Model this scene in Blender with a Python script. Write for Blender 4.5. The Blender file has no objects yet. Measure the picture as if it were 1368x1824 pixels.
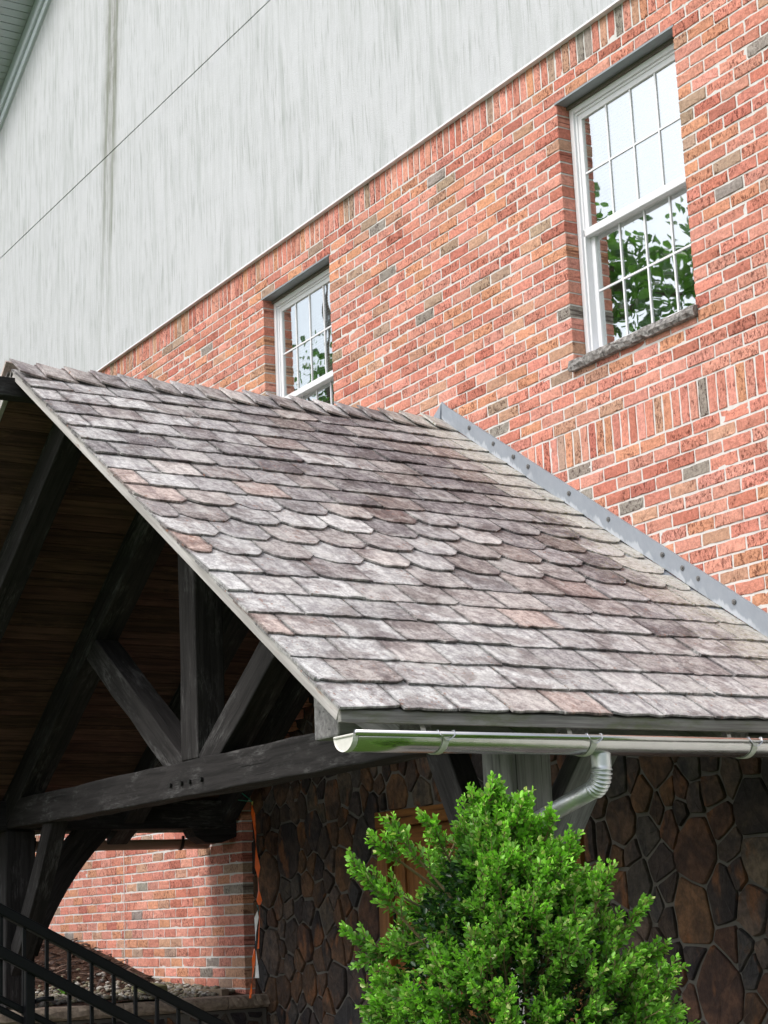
import bpy, math, random
import numpy as np
from mathutils import Matrix, Vector

random.seed(7); rng = np.random.default_rng(7)
R = math.radians
sc = bpy.context.scene
col = sc.collection
H = 1.55                                   # eye height above the lower ground

# ------------------------------------------------------------------ camera
YAW, PITCH, ROLL = R(-32.05386593), R(102.87078862), R(-2.44199239)
FPX, CX, CY = 3165.11, 684.0, 912.0        # focal length in pixels of the 1368 x 1824 photograph
CM = Matrix.Rotation(YAW, 3, 'Z') @ Matrix.Rotation(PITCH, 3, 'X') @ Matrix.Rotation(ROLL, 3, 'Z')
cd = bpy.data.cameras.new('camera'); cam = bpy.data.objects.new('camera', cd); col.objects.link(cam)
cd.sensor_fit = 'VERTICAL'; cd.sensor_height = 36; cd.lens = FPX * 36 / 1824
cd.clip_start = .05; cd.clip_end = 3000
cam.matrix_world = Matrix.Translation((0, 0, H)) @ CM.to_4x4()
sc.camera = cam
CMn = np.array(CM)
def ray(x, y, r=1.0):
    d = CMn @ np.array([(x - CX) / FPX, -(y - CY) / FPX, -1.0]); d /= np.linalg.norm(d)
    return d * r + np.array([0, 0, H])
def proj(p):
    c = CMn.T @ (np.array(p, float) - np.array([0, 0, H]))
    if c[2] > -.1: return (-9999, -9999)
    return CX + FPX * c[0] / -c[2], CY - FPX * c[1] / -c[2]

# ------------------------------------------------------------------ world, sun, exposure
SUN_AZ, SUN_EL = Vector((-.92, .10, 0)).normalized(), R(50)
w = bpy.data.worlds.new('World'); sc.world = w; w.use_nodes = True
nt = w.node_tree; nt.nodes.clear()
sky = nt.nodes.new('ShaderNodeTexSky'); sky.sky_type = 'NISHITA'; sky.sun_disc = False
sky.sun_elevation = SUN_EL; sky.sun_rotation = math.atan2(SUN_AZ.x, SUN_AZ.y)
sky.air_density = 1.0; sky.dust_density = 4.0; sky.ozone_density = 1.0
hs = nt.nodes.new('ShaderNodeHueSaturation'); hs.inputs['Saturation'].default_value = .45
bg = nt.nodes.new('ShaderNodeBackground'); bg.inputs['Strength'].default_value = .15
wo = nt.nodes.new('ShaderNodeOutputWorld')
nt.links.new(sky.outputs[0], hs.inputs['Color']); nt.links.new(hs.outputs[0], bg.inputs[0]); nt.links.new(bg.outputs[0], wo.inputs[0])
sd = bpy.data.lights.new('sun', 'SUN'); sd.energy = .8; sd.angle = R(25); sd.color = (1, .965, .92)
so = bpy.data.objects.new('sun', sd); col.objects.link(so); so.location = (0, 0, 30)
sdir = Vector((SUN_AZ.x * math.cos(SUN_EL), SUN_AZ.y * math.cos(SUN_EL), math.sin(SUN_EL)))
so.rotation_euler = sdir.to_track_quat('Z', 'Y').to_euler()
sc.view_settings.view_transform = 'Standard'; sc.view_settings.look = 'None'
sc.view_settings.gamma = 1; sc.view_settings.exposure = 0.75
sc.cycles.use_denoising = True
sc.cycles.max_bounces = 8; sc.cycles.diffuse_bounces = 4; sc.cycles.glossy_bounces = 4
sc.cycles.transparent_max_bounces = 12

# ------------------------------------------------------------------ materials
class Mat:
    def __init__(s, name):
        s.m = bpy.data.materials.new(name); s.m.use_nodes = True
        s.t = s.m.node_tree; s.t.nodes.clear()
        s.out = s.t.nodes.new('ShaderNodeOutputMaterial')
        s.b = s.t.nodes.new('ShaderNodeBsdfPrincipled'); s.t.links.new(s.b.outputs[0], s.out.inputs[0])
    def set(s, sock, v):
        if isinstance(v, bpy.types.NodeSocket): s.t.links.new(v, sock)
        elif isinstance(v, (tuple, list)) and len(v) == 3 and sock.type == 'RGBA': sock.default_value = (*v, 1)
        else: sock.default_value = v
    def n(s, t, **kw):
        nd = s.t.nodes.new('ShaderNode' + t)
        for k, v in kw.items():
            if k.startswith('_'): setattr(nd, k[1:], v)
        return nd
    def attr(s, name, out='Color'):
        a = s.n('Attribute'); a.attribute_name = name; return a.outputs[out]
    def pos(s): return s.n('NewGeometry').outputs['Position']
    def sep(s, v):
        a = s.n('SeparateXYZ'); s.set(a.inputs[0], v); return a.outputs
    def comb(s, x, y, z):
        a = s.n('CombineXYZ')
        for i, v in enumerate((x, y, z)): s.set(a.inputs[i], v)
        return a.outputs[0]
    def vm(s, op, a, b=(0, 0, 0)):
        v = s.n('VectorMath', _operation=op); s.set(v.inputs[0], a)
        if op == 'SCALE': s.set(v.inputs['Scale'], b)
        else: s.set(v.inputs[1], b)
        return v.outputs[0]
    def ma(s, op, a, b=0.0, c=0.0, clamp=False):
        v = s.n('Math', _operation=op, _use_clamp=clamp)
        for i, q in enumerate((a, b, c)): s.set(v.inputs[i], q)
        return v.outputs[0]
    def noise(s, vec, scale=1.0, detail=4, rough=.55, dist=0.0, out='Fac'):
        v = s.n('TexNoise'); s.set(v.inputs['Vector'], vec)
        v.inputs['Scale'].default_value = scale; v.inputs['Detail'].default_value = detail
        v.inputs['Roughness'].default_value = rough; v.inputs['Distortion'].default_value = dist
        return v.outputs[out]
    def ramp(s, fac, lo, hi, a=0.0, b=1.0):
        v = s.n('MapRange', _clamp=True, _interpolation_type='SMOOTHSTEP'); s.set(v.inputs[0], fac)
        for i, q in ((1, lo), (2, hi), (3, a), (4, b)): s.set(v.inputs[i], q)
        return v.outputs[0]
    def mix(s, fac, a, b, mode='MIX'):
        v = s.n('Mix', _data_type='RGBA', _blend_type=mode); s.set(v.inputs['Factor'], fac)
        s.set(v.inputs['A'] if 0 else v.inputs[6], a); s.set(v.inputs[7], b); return v.outputs[2]
    def bump(s, h, strength=.4, dist=.003):
        v = s.n('Bump'); s.set(v.inputs['Height'], h); v.inputs['Strength'].default_value = strength
        v.inputs['Distance'].default_value = dist; s.set(s.b.inputs['Normal'], v.outputs[0])
    def base(s, c, rough=.8, metal=0.0, spec=None):
        s.set(s.b.inputs['Base Color'], c); s.set(s.b.inputs['Roughness'], rough); s.set(s.b.inputs['Metallic'], metal)
        if spec is not None: s.set(s.b.inputs['Specular IOR Level'], spec)
        return s.m
MT = {}
def plain(name, c, rough=.6, metal=0.0, var=.12, scale=25, bump=0.0, spec=None):
    M = Mat(name); p = M.pos()
    f = M.noise(p, scale, 5)
    dark = tuple(q * (1 - var) for q in c); lite = tuple(min(1, q * (1 + var)) for q in c)
    M.base(M.mix(f, dark, lite), rough, metal, spec)
    if bump: M.bump(M.noise(p, scale * 4, 4), bump, .002)
    MT[name] = M.m
def m_brick():
    M = Mat('brick'); t = M.attr('tone'); al = M.attr('tone', 'Alpha'); p = M.pos()
    q = M.vm('ADD', p, M.comb(M.ma('MULTIPLY', al, 37.0), M.ma('MULTIPLY', al, 91.0), M.ma('MULTIPLY', al, 53.0)))
    f1 = M.noise(q, 55, 6, .75)
    c = M.mix(M.ramp(f1, .32, .66), M.mix(1.0, t, (.72, .68, .66), 'MULTIPLY'), M.mix(1.0, t, (1.16, 1.14, 1.12), 'MULTIPLY'))
    # scratched dark burn marks, short strokes
    qs = M.vm('MULTIPLY', q, (1, 78, 42))
    f2 = M.noise(qs, 1.0, 4, .6, .9)
    f3 = M.noise(q, 9, 3, .5)
    amt = M.ramp(M.ma('FRACT', M.ma('MULTIPLY', al, 7.31)), .25, .95)
    k = M.ma('MULTIPLY', M.ramp(f2, .50, .62), M.ramp(M.ma('ADD', f3, M.ma('MULTIPLY', amt, .24)), .52, .66))
    c = M.mix(M.ma('MULTIPLY', k, .8), c, M.mix(1.0, t, (.20, .13, .13), 'MULTIPLY'))
    f4 = M.noise(q, 260, 3, .6)
    c = M.mix(M.ramp(f4, .62, .70, 0, .5), c, (.06, .035, .03))
    M.base(c, .93, 0, .25)
    M.bump(M.ma('ADD', M.ma('MULTIPLY', M.noise(q, 160, 5, .7), .6), M.ma('MULTIPLY', k, -.8)), .55, .004)
    MT['brick'] = M.m
def m_mortar():
    M = Mat('mortar'); p = M.pos()
    c = M.mix(M.noise(p, 30, 5), (.52, .51, .49), (.68, .67, .65))
    M.base(c, .95, 0, .2); M.bump(M.noise(p, 220, 4), .5, .003); MT['mortar'] = M.m
    M = Mat('stone_mortar'); p = M.pos()
    c = M.mix(M.noise(p, 14, 5), (.095, .09, .08), (.165, .155, .14))
    M.base(c, .95, 0, .2); M.bump(M.noise(p, 120, 4), .6, .006); MT['stone_mortar'] = M.m
def m_stucco():
    M = Mat('stucco'); p = M.pos(); x, y, z = M.sep(p)
    wob = M.ma('MULTIPLY', M.ma('SUBTRACT', M.noise(M.comb(0.0, M.ma('MULTIPLY', y, 3.0), M.ma('MULTIPLY', z, .9)), 1, 2), .5), .10)
    yw = M.ma('ADD', y, wob)
    st1 = M.noise(M.comb(0.0, M.ma('MULTIPLY', yw, 13.0), M.ma('MULTIPLY', z, 1.0)), 1, 5, .62)
    st2 = M.noise(M.comb(3.0, M.ma('MULTIPLY', yw, 44.0), M.ma('MULTIPLY', z, 2.6)), 1, 4, .6)
    blot = M.noise(p, .9, 4, .6)
    blot2 = M.noise(p, 3.1, 3, .6)
    base = M.mix(M.noise(p, 6, 6, .7), (.485, .50, .525), (.585, .60, .625))
    k1 = M.ma('MULTIPLY', M.ramp(st1, .40, .72), M.ramp(blot, .30, .60, .35, 1))
    c = M.mix(M.ma('MULTIPLY', k1, .66), base, (.36, .385, .38))
    k2 = M.ma('MULTIPLY', M.ramp(st2, .50, .66), M.ramp(blot2, .36, .58, .15, 1))
    c = M.mix(M.ma('MULTIPLY', k2, .55), c, (.25, .275, .262))
    # the one broad algae run below a leak
    yc = M.ma('ADD', M.ma('MULTIPLY', M.ma('SUBTRACT', 9.6, z), .085), 13.40)
    dy = M.ma('ABSOLUTE', M.ma('SUBTRACT', M.ma('ADD', yw, M.ma('MULTIPLY', M.ma('SUBTRACT', st1, .5), .12)), yc))
    g = M.ma('MULTIPLY', M.ramp(dy, .05, .26, 1, 0), M.ramp(z, 6.6, 9.2, 0, 1))
    g2 = M.ma('MULTIPLY', M.ramp(M.ma('ABSOLUTE', M.ma('SUBTRACT', dy, .08)), 0.0, .05, 1, 0), M.ramp(M.ma('ADD', z, M.ma('MULTIPLY', M.ma('SUBTRACT', st1, .5), 3.0)), 6.2, 8.0, 0, 1))
    c = M.mix(M.ma('MULTIPLY', g, M.ma('MULTIPLY', M.ramp(st2, .25, .65, .3, .9), M.ramp(M.noise(p, 5, 5, .7), .3, .65, .45, .95))), c, (.165, .165, .130))
    c = M.mix(M.ma('MULTIPLY', g2, .5), c, (.11, .13, .075))
    M.base(c, .92, 0, .25)
    c = M.mix(M.ramp(M.noise(p, 70, 4, .7), .35, .7, .12, -.0), c, (.30, .31, .31)); M.set(M.b.inputs['Base Color'], c); M.bump(M.noise(p, 130, 4, .7), .5, .005); MT['stucco'] = M.m
def m_slate():
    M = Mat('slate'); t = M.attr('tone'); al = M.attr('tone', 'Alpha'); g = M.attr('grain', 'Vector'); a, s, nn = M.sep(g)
    off = M.ma('MULTIPLY', al, 41.0)
    q = M.comb(M.ma('ADD', a, off), s, off)
    streak = M.noise(M.vm('MULTIPLY', q, (34, 7, 1)), 1, 5, .65)
    mott = M.noise(q, 26, 6, .7)
    big = M.noise(M.comb(a, s, 0.0), 2.6, 4, .6)
    fine = M.noise(q, 120, 4, .7)
    pale = M.mix(M.noise(q, 9, 3), (.50, .49, .48), (.58, .58, .59))
    k = M.ramp(M.ma('ADD', M.ma('ADD', M.ma('MULTIPLY', mott, .42), M.ma('MULTIPLY', streak, .25)), M.ma('MULTIPLY', fine, .33)), .43, .57)
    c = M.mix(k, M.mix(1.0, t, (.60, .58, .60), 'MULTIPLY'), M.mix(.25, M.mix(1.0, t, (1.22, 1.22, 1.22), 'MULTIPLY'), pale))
    # bare purple streaks running down the slope
    st2 = M.noise(M.vm('MULTIPLY', q, (16, 3.2, 1)), 1, 5, .7)
    dk = M.ma('MULTIPLY', M.ramp(st2, .50, .62), M.ramp(big, .38, .60, .25, 1))
    c = M.mix(M.ma('MULTIPLY', dk, .62), c, M.mix(.55, (.17, .145, .165), M.mix(1.0, t, (.5, .47, .5), 'MULTIPLY')))
    # crusts of lichen that spread across several slates, and brown grime
    cr = M.noise(M.comb(a, s, 7.0), 7.5, 6, .72, .4)
    c = M.mix(M.ma('MULTIPLY', M.ramp(cr, .52, .64), .55), c, M.mix(fine, (.36, .35, .33), (.60, .595, .585)))
    gm = M.noise(M.comb(a, s, 3.0), 4.5, 6, .72, .5)
    c = M.mix(M.ma('MULTIPLY', M.ramp(gm, .49, .60), .68), c, M.mix(1.0, c, (.40, .34, .335), 'MULTIPLY'))
    # rust freckles
    rs = M.ma('MULTIPLY', M.ramp(M.noise(M.vm('MULTIPLY', q, (70, 32, 1)), 1, 3, .6), .60, .68), M.ramp(M.ma('ADD', M.noise(q, 3.3, 2), M.ramp(s, 3.45, 3.8, 0, .12)), .50, .62))
    c = M.mix(M.ma('MULTIPLY', rs, .75), c, (.25, .115, .075))
    # white lichen crumbs and run-off bleaching beside the wall flashing
    wl = M.ramp(M.noise(q, 95, 3, .5), .66, .72, 0, .7)
    c = M.mix(wl, c, (.52, .52, .50))
    fl = M.ma('MULTIPLY', M.ramp(M.ma('ADD', a, M.ma('MULTIPLY', M.ma('SUBTRACT', mott, .5), .35)), 5.46, 5.64), M.ramp(M.noise(q, 30, 4, .7), .34, .58, .15, .9))
    c = M.mix(M.ma('MULTIPLY', fl, .85), c, (.50, .50, .46))
    ms = M.ma('MULTIPLY', M.ramp(a, 5.15, 5.55), M.ramp(M.noise(q, 48, 5, .7), .53, .62))
    c = M.mix(M.ma('MULTIPLY', ms, .6), c, (.20, .19, .085))
    c = M.mix(M.ramp(M.noise(M.vm('MULTIPLY', q, (150, 60, 1)), 1, 3, .6), .60, .70, 0, .6), c, M.mix(1.0, t, (.35, .34, .36), 'MULTIPLY'))
    M.base(c, .82, 0, .35)
    M.bump(M.ma('ADD', M.ma('MULTIPLY', streak, .5), M.ma('ADD', M.ma('MULTIPLY', fine, .35), M.ma('MULTIPLY', mott, .5))), .55, .006)
    MT['slate'] = M.m
def m_wood(name, c0, c1, worn, wk, rough=.85, gl=(2.2, 34, 34), spec=.3):
    M = Mat(name); g = M.attr('grain', 'Vector'); t = M.attr('tone')
    gr = M.noise(M.vm('MULTIPLY', g, gl), 1, 6, .65, .5)
    c = M.mix(M.ramp(gr, .3, .72), c0, c1)
    c = M.mix(1.0, c, t, 'MULTIPLY')
    wn = M.noise(M.vm('MULTIPLY', g, (2.5, 6, 6)), 1, 5, .7)
    sc_ = M.noise(M.vm('MULTIPLY', g, (9, 55, 55)), 1, 4, .7, 1.0)
    k = M.ma('MULTIPLY', M.ramp(wn, .46, .72), M.ramp(sc_, .42, .62))
    c = M.mix(M.ma('MULTIPLY', k, wk), c, worn)
    ck = M.noise(M.vm('MULTIPLY', g, (1.2, 70, 70)), 1, 3, .5, .3)
    c = M.mix(M.ramp(ck, .655, .70, 0, .85), c, tuple(q * .25 for q in c0))
    M.base(c, rough, 0, spec)
    M.bump(M.ma('SUBTRACT', M.ma('ADD', gr, M.ma('MULTIPLY', sc_, .4)), M.ramp(ck, .64, .70)), .6, .005)
    MT[name] = M.m
def m_eave():
    M = Mat('eave_wood'); g = M.attr('grain', 'Vector')
    gr = M.noise(M.vm('MULTIPLY', g, (2.5, 60, 60)), 1, 5, .6)
    c = M.mix(M.ramp(gr, .3, .7), (.13, .125, .115), (.27, .265, .25))
    mo = M.noise(M.vm('MULTIPLY', g, (3, 9, 9)), 1, 5, .7)
    c = M.mix(M.ramp(mo, .44, .66, 0, .8), c, (.115, .135, .062))
    M.base(c, .9, 0, .2); M.bump(gr, .5, .003); MT['eave_wood'] = M.m
    M = Mat('rake_wood'); g = M.attr('grain', 'Vector')
    gr = M.noise(M.vm('MULTIPLY', g, (2.5, 50, 50)), 1, 5, .6)
    c = M.mix(M.ramp(gr, .3, .7), (.30, .285, .275), (.49, .47, .46))
    mo = M.noise(M.vm('MULTIPLY', g, (3, 12, 12)), 1, 5, .7)
    c = M.mix(M.ramp(mo, .55, .68, 0, .75), c, (.23, .13, .08))
    M.base(c, .85, 0, .25); M.bump(gr, .4, .002); MT['rake_wood'] = M.m
def m_stone():
    M = Mat('fieldstone'); t = M.attr('tone'); al = M.attr('tone', 'Alpha'); p = M.pos()
    q = M.vm('ADD', p, M.comb(M.ma('MULTIPLY', al, 71.0), M.ma('MULTIPLY', al, 23.0), 0.0))
    f = M.noise(q, 5.5, 4, .6, .6); f2 = M.noise(q, 28, 6, .7)
    c = M.mix(M.ramp(f, .36, .64), M.mix(1.0, t, (.55, .55, .60), 'MULTIPLY'), M.mix(1.0, t, (1.35, 1.2, 1.05), 'MULTIPLY'))
    c = M.mix(M.ramp(M.noise(M.vm('MULTIPLY', q, (1, 1, .5)), 6.5, 3), .56, .68, 0, .7), c, (.23, .095, .038))
    c = M.mix(M.ramp(f2, .35, .65, .0, .75), c, M.mix(1.0, c, (.45, .45, .45), 'MULTIPLY'))
    M.base(c, .8, 0, .35)
    M.bump(M.ma('ADD', M.noise(M.vm('MULTIPLY', q, (1, 1, .4)), 40, 6, .7), M.ma('MULTIPLY', f, 1.5)), .6, .012); MT['fieldstone'] = M.m
    M = Mat('sill_stone'); p = M.pos()
    f = M.noise(p, 38, 6, .75); f2 = M.noise(M.vm('MULTIPLY', p, (1, .6, 2)), 16, 4, .6)
    c = M.mix(M.ramp(f, .35, .68), (.10, .095, .09), (.40, .385, .37)); c = M.mix(M.ramp(f2, .5, .7, 0, .5), c, (.14, .12, .105))
    M.base(c, .9, 0, .3); M.bump(M.ma('ADD', f, f2), .9, .012); MT['sill_stone'] = M.m
    M = Mat('capstone'); p = M.pos()
    f = M.noise(p, 22, 6, .75)
    c = M.mix(M.ramp(f, .3, .7), (.16, .125, .095), (.33, .27, .215))
    M.base(c, .9, 0, .3); M.bump(f, .8, .01); MT['capstone'] = M.m
    M = Mat('pebble'); t = M.attr('tone'); p = M.pos()
    M.base(M.mix(M.noise(p, 60, 4), M.mix(1.0, t, (.7, .7, .7), 'MULTIPLY'), M.mix(1.0, t, (1.2, 1.2, 1.2), 'MULTIPLY')), .75); MT['pebble'] = M.m
    M = Mat('mulch'); p = M.pos()
    f = M.noise(M.vm('MULTIPLY', p, (1, 1, 2)), 45, 6, .75)
    M.base(M.mix(M.ramp(f, .35, .68), (.018, .010, .007), (.12, .07, .048)), .95, 0, .1)
    M.bump(f, 1.0, .03); MT['mulch'] = M.m
    M = Mat('grass'); p = M.pos()
    f = M.noise(p, 2.5, 5, .7)
    M.base(M.mix(f, (.03, .07, .012), (.085, .15, .03)), .95, 0, .1); MT['grass'] = M.m
def m_metal():
    M = Mat('gutter_steel'); p = M.pos()
    f = M.noise(M.vm('MULTIPLY', p, (1.2, 60, 60)), 1, 4)
    M.base(M.mix(M.noise(p, 9, 5, .7), (.50, .495, .49), (.66, .655, .65)), M.ramp(f, .3, .7, .17, .30), 1.0); M.bump(M.noise(M.vm('MULTIPLY', p, (1, 2, 2)), 5, 2), .12, .02); MT['gutter_steel'] = M.m
    M = Mat('zinc'); p = M.pos()
    f = M.noise(p, 60, 5, .7)
    M.base(M.mix(f, (.58, .60, .61), (.74, .76, .77)), M.ramp(f, .3, .7, .34, .5), .8); MT['zinc'] = M.m
    M = Mat('flashing'); g = M.attr('grain', 'Vector'); a, s, nn = M.sep(g)
    lob = M.noise(M.comb(M.ma('MULTIPLY', a, 11.0), 0.0, 0.0), 1, 3, .6)
    lim = M.ma('ADD', M.ma('MULTIPLY', lob, .15), -.035)
    k = M.ramp(M.ma('SUBTRACT', lim, s), -.004, .012)
    k = M.ma('MULTIPLY', k, M.ramp(M.noise(M.comb(M.ma('MULTIPLY', a, 2.0), 0.0, 0.0), 1, 1), .38, .55))
    f = M.noise(g, 20, 5, .65)
    c = M.mix(f, (.225, .255, .295), (.32, .35, .39)); c = M.mix(M.ma('MULTIPLY', k, .55), c, (.60, .63, .67))
    M.base(c, .5, .25); M.bump(M.noise(g, 9, 3), .25, .01); MT['flashing'] = M.m
def m_glass():
    M = Mat('window_glass'); t = M.t
    gl = M.n('BsdfGlossy'); gl.inputs['Color'].default_value = (.94, .97, .96, 1); gl.inputs['Roughness'].default_value = .012
    p = M.pos()
    v = M.n('Bump'); M.set(v.inputs['Height'], M.noise(M.vm('MULTIPLY', p, (1, 1, .7)), 3.2, 2, .4)); v.inputs['Strength'].default_value = .03; v.inputs['Distance'].default_value = .05
    t.links.new(v.outputs[0], gl.inputs['Normal'])
    tr = M.n('BsdfTransparent'); tr.inputs['Color'].default_value = (.86, .90, .88, 1)
    mx = M.n('MixShader'); mx.inputs[0].default_value = .62
    t.links.new(tr.outputs[0], mx.inputs[1]); t.links.new(gl.outputs[0], mx.inputs[2]); t.links.new(mx.outputs[0], M.out.inputs[0])
    MT['window_glass'] = M.m
def m_leaf(name, rough, tr):
    M = Mat(name); t = M.attr('tone'); p = M.pos()
    c = M.mix(M.noise(p, 30, 2), M.mix(1.0, t, (.85, .85, .85), 'MULTIPLY'), M.mix(1.0, t, (1.12, 1.12, 1.1), 'MULTIPLY'))
    M.base(c, rough, 0, .45)
    tl = M.n('BsdfTranslucent'); M.set(tl.inputs[0], M.mix(1.0, c, (1.1, 1.35, .6), 'MULTIPLY'))
    mx = M.n('MixShader'); mx.inputs[0].default_value = tr
    M.t.links.new(M.b.outputs[0], mx.inputs[1]); M.t.links.new(tl.outputs[0], mx.inputs[2]); M.t.links.new(mx.outputs[0], M.out.inputs[0])
    MT[name] = M.m
m_brick(); m_mortar(); m_stucco(); m_slate(); m_eave(); m_stone(); m_metal(); m_glass()
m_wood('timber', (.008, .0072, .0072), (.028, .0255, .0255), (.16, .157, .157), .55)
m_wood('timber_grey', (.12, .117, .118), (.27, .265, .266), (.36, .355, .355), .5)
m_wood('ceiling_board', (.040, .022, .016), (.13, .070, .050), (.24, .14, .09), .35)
m_wood('door_wood', (.13, .052, .014), (.25, .105, .028), (.30, .15, .06), .2, .5)
m_leaf('boxwood_leaf', .42, .30); m_leaf('tree_leaf', .5, .45)
plain('vinyl', (.74, .75, .78), .38, var=.03, scale=8)
plain('vinyl_grey', (.36, .39, .41), .45, var=.06, scale=8)
plain('soffit_paint', (.52, .57, .61), .5, var=.06, scale=6)
plain('trim_paint', (.68, .74, .80), .45, var=.05, scale=6)
plain('lintel_metal', (.27, .30, .32), .45, .3, var=.1, scale=30)
plain('caulk', (.13, .115, .095), .85, var=.3, scale=60)
plain('blind', (.36, .39, .37), .6, var=.03)
plain('joint_filler', (.30, .29, .26), .9, var=.3, scale=20)
plain('dark_room', (.03, .03, .03), .9)
plain('black_paint', (.004, .0045, .006), .45, var=.3, scale=40, spec=.22)
plain('off_white_metal', (.62, .61, .57), .4, var=.12, scale=50)
plain('wire', (.55, .57, .60), .3, 1.0)
plain('bolt', (.20, .20, .20), .5, .6, var=.3, scale=80)
plain('dark_bolt', (.012, .012, .012), .5, .5)
plain('brown_gutter', (.26, .19, .15), .4, .3, var=.15, scale=10)
plain('orange_cloth', (.95, .13, .012), .4, var=.35, scale=40)
plain('white_cloth', (.85, .87, .90), .6, var=.2, scale=40)
plain('dark_cloth', (.02, .04, .055), .6, var=.4, scale=60)
plain('green_cord', (.02, .20, .12), .5)
plain('teal_cord', (.01, .16, .17), .5)
plain('yellow_tape', (.45, .42, .10), .5)
plain('bark', (.11, .085, .06), .95, var=.4, scale=20, bump=.8)
plain('stem', (.16, .12, .055), .9, var=.3, scale=60)
plain('weed_leaf', (.09, .26, .02), .5, var=.2, scale=50)
plain('paving', (.24, .225, .21), .9, var=.2, scale=9, bump=.5)
plain('roofing', (.10, .10, .105), .9, var=.2, scale=30)
plain('edging_wood', (.22, .17, .12), .9, var=.3, scale=30)
plain('moss_slab', (.15, .15, .07), .95, var=.5, scale=40)
plain('steel_plate', (.30, .30, .31), .5, .8)

# ------------------------------------------------------------------ mesh helpers
class MB:
    def __init__(s): s.v = []; s.f = []; s.c = []; s.g = []; s.col = (1, 1, 1, .5)
    def add(s, vs, fs, c=None, g=None):
        o = len(s.v); s.v += [tuple(map(float, q)) for q in vs]; s.f += [tuple(i + o for i in f) for f in fs]
        s.c += [c or s.col] * len(vs); s.g += [tuple(map(float, q)) for q in (g if g is not None else vs)]
    def box(s, a, b, c=None, g=None):
        (x0, y0, z0), (x1, y1, z1) = a, b
        s.add([(x0, y0, z0), (x1, y0, z0), (x1, y1, z0), (x0, y1, z0), (x0, y0, z1), (x1, y0, z1), (x1, y1, z1), (x0, y1, z1)],
              [(0, 3, 2, 1), (4, 5, 6, 7), (0, 1, 5, 4), (1, 2, 6, 5), (2, 3, 7, 6), (3, 0, 4, 7)], c, g)
    def loft(s, rings, c=None, g=None, cap=True, closed=True):
        n = len(rings[0]); vs = [p for r in rings for p in r]; fs = []
        for i in range(len(rings) - 1):
            for j in range(n if closed else n - 1):
                k = (j + 1) % n; fs.append((i * n + j, i * n + k, (i + 1) * n + k, (i + 1) * n + j))
        if cap: fs += [tuple(range(n))[::-1], tuple((len(rings) - 1) * n + j for j in range(n))]
        s.add(vs, fs, c, g)
    def tube(s, path, r, n=10, c=None, cap=True):
        P = [Vector(p) for p in path]; rings = []; ref = None
        for i, p in enumerate(P):
            d = (P[min(i + 1, len(P) - 1)] - P[max(i - 1, 0)]).normalized()
            if ref is None: ref = d.orthogonal().normalized()
            ref = (ref - d * ref.dot(d)).normalized(); u = d.cross(ref)
            rr = r[i] if isinstance(r, (list, tuple)) else r
            rings.append([p + (ref * math.cos(2 * math.pi * k / n) + u * math.sin(2 * math.pi * k / n)) * rr for k in range(n)])
        s.loft(rings, c, cap=cap)
    def build(s, name, mat, parent=None, smooth=False, bevel=0.0, origin='center'):
        V = np.array(s.v, dtype=np.float64).reshape(-1, 3)
        o = (V.min(0) + V.max(0)) / 2
        if origin == 'base': o[2] = V[:, 2].min()
        m = bpy.data.meshes.new(name); m.from_pydata((V - o).tolist(), [], s.f)
        a = m.attributes.new('tone', 'FLOAT_COLOR', 'POINT'); a.data.foreach_set('color', np.array(s.c, dtype=np.float32).ravel())
        a = m.attributes.new('grain', 'FLOAT_VECTOR', 'POINT'); a.data.foreach_set('vector', np.array(s.g, dtype=np.float32).ravel())
        m.materials.append(MT[mat])
        if smooth: m.polygons.foreach_set('use_smooth', [True] * len(m.polygons))
        m.update()
        ob = bpy.data.objects.new(name, m); col.objects.link(ob)
        ob.location = o
        if parent is not None:
            wl = world_loc(parent); ob.parent = parent; ob.location = Vector(o) - wl
        if bevel:
            b = ob.modifiers.new('bevel', 'BEVEL'); b.width = bevel; b.segments = 2; b.limit_method = 'ANGLE'; b.angle_limit = R(40)
        return ob
def world_loc(o):
    v = Vector((0, 0, 0))
    while o is not None: v += Vector(o.location); o = o.parent
    return v
def thing(name, label, cat, loc=(0, 0, 0), group=None):
    o = bpy.data.objects.new(name, None); col.objects.link(o); o.location = loc; o.empty_display_size = .2
    return tag(o, label, cat, group)
def tag(o, label=None, cat=None, group=None, kind=None):
    if label: o['label'] = label
    if cat: o['category'] = cat
    if group: o['group'] = group
    if kind: o['kind'] = kind
    return o
def beam(mb, p0, p1, wid, hei, up=(0, 0, 1), seg=None, jit=.003, c=None):
    """timber from p0 to p1 (axis through its centre), slightly uneven along its edges"""
    p0, p1 = Vector(p0), Vector(p1); d = p1 - p0; L = d.length; d.normalize()
    up = Vector(up); side = d.cross(up).normalized(); up2 = side.cross(d).normalized()
    n = seg or max(2, int(L / .22)); rings = []; g = []; off = random.uniform(0, 50)
    for i in range(n + 1):
        t = i / n; rg = []
        for a, b in ((-1, -1), (1, -1), (1, 1), (-1, 1)):
            j = 0 if i in (0, n) else 1
            rg.append(p0 + d * L * t + side * (a * wid / 2 + j * random.uniform(-jit, jit)) + up2 * (b * hei / 2 + j * random.uniform(-jit, jit)))
            g.append((L * t + off, a * wid / 2 + off, b * hei / 2))
        rings.append(rg)
    mb.loft(rings, c, g)
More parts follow.
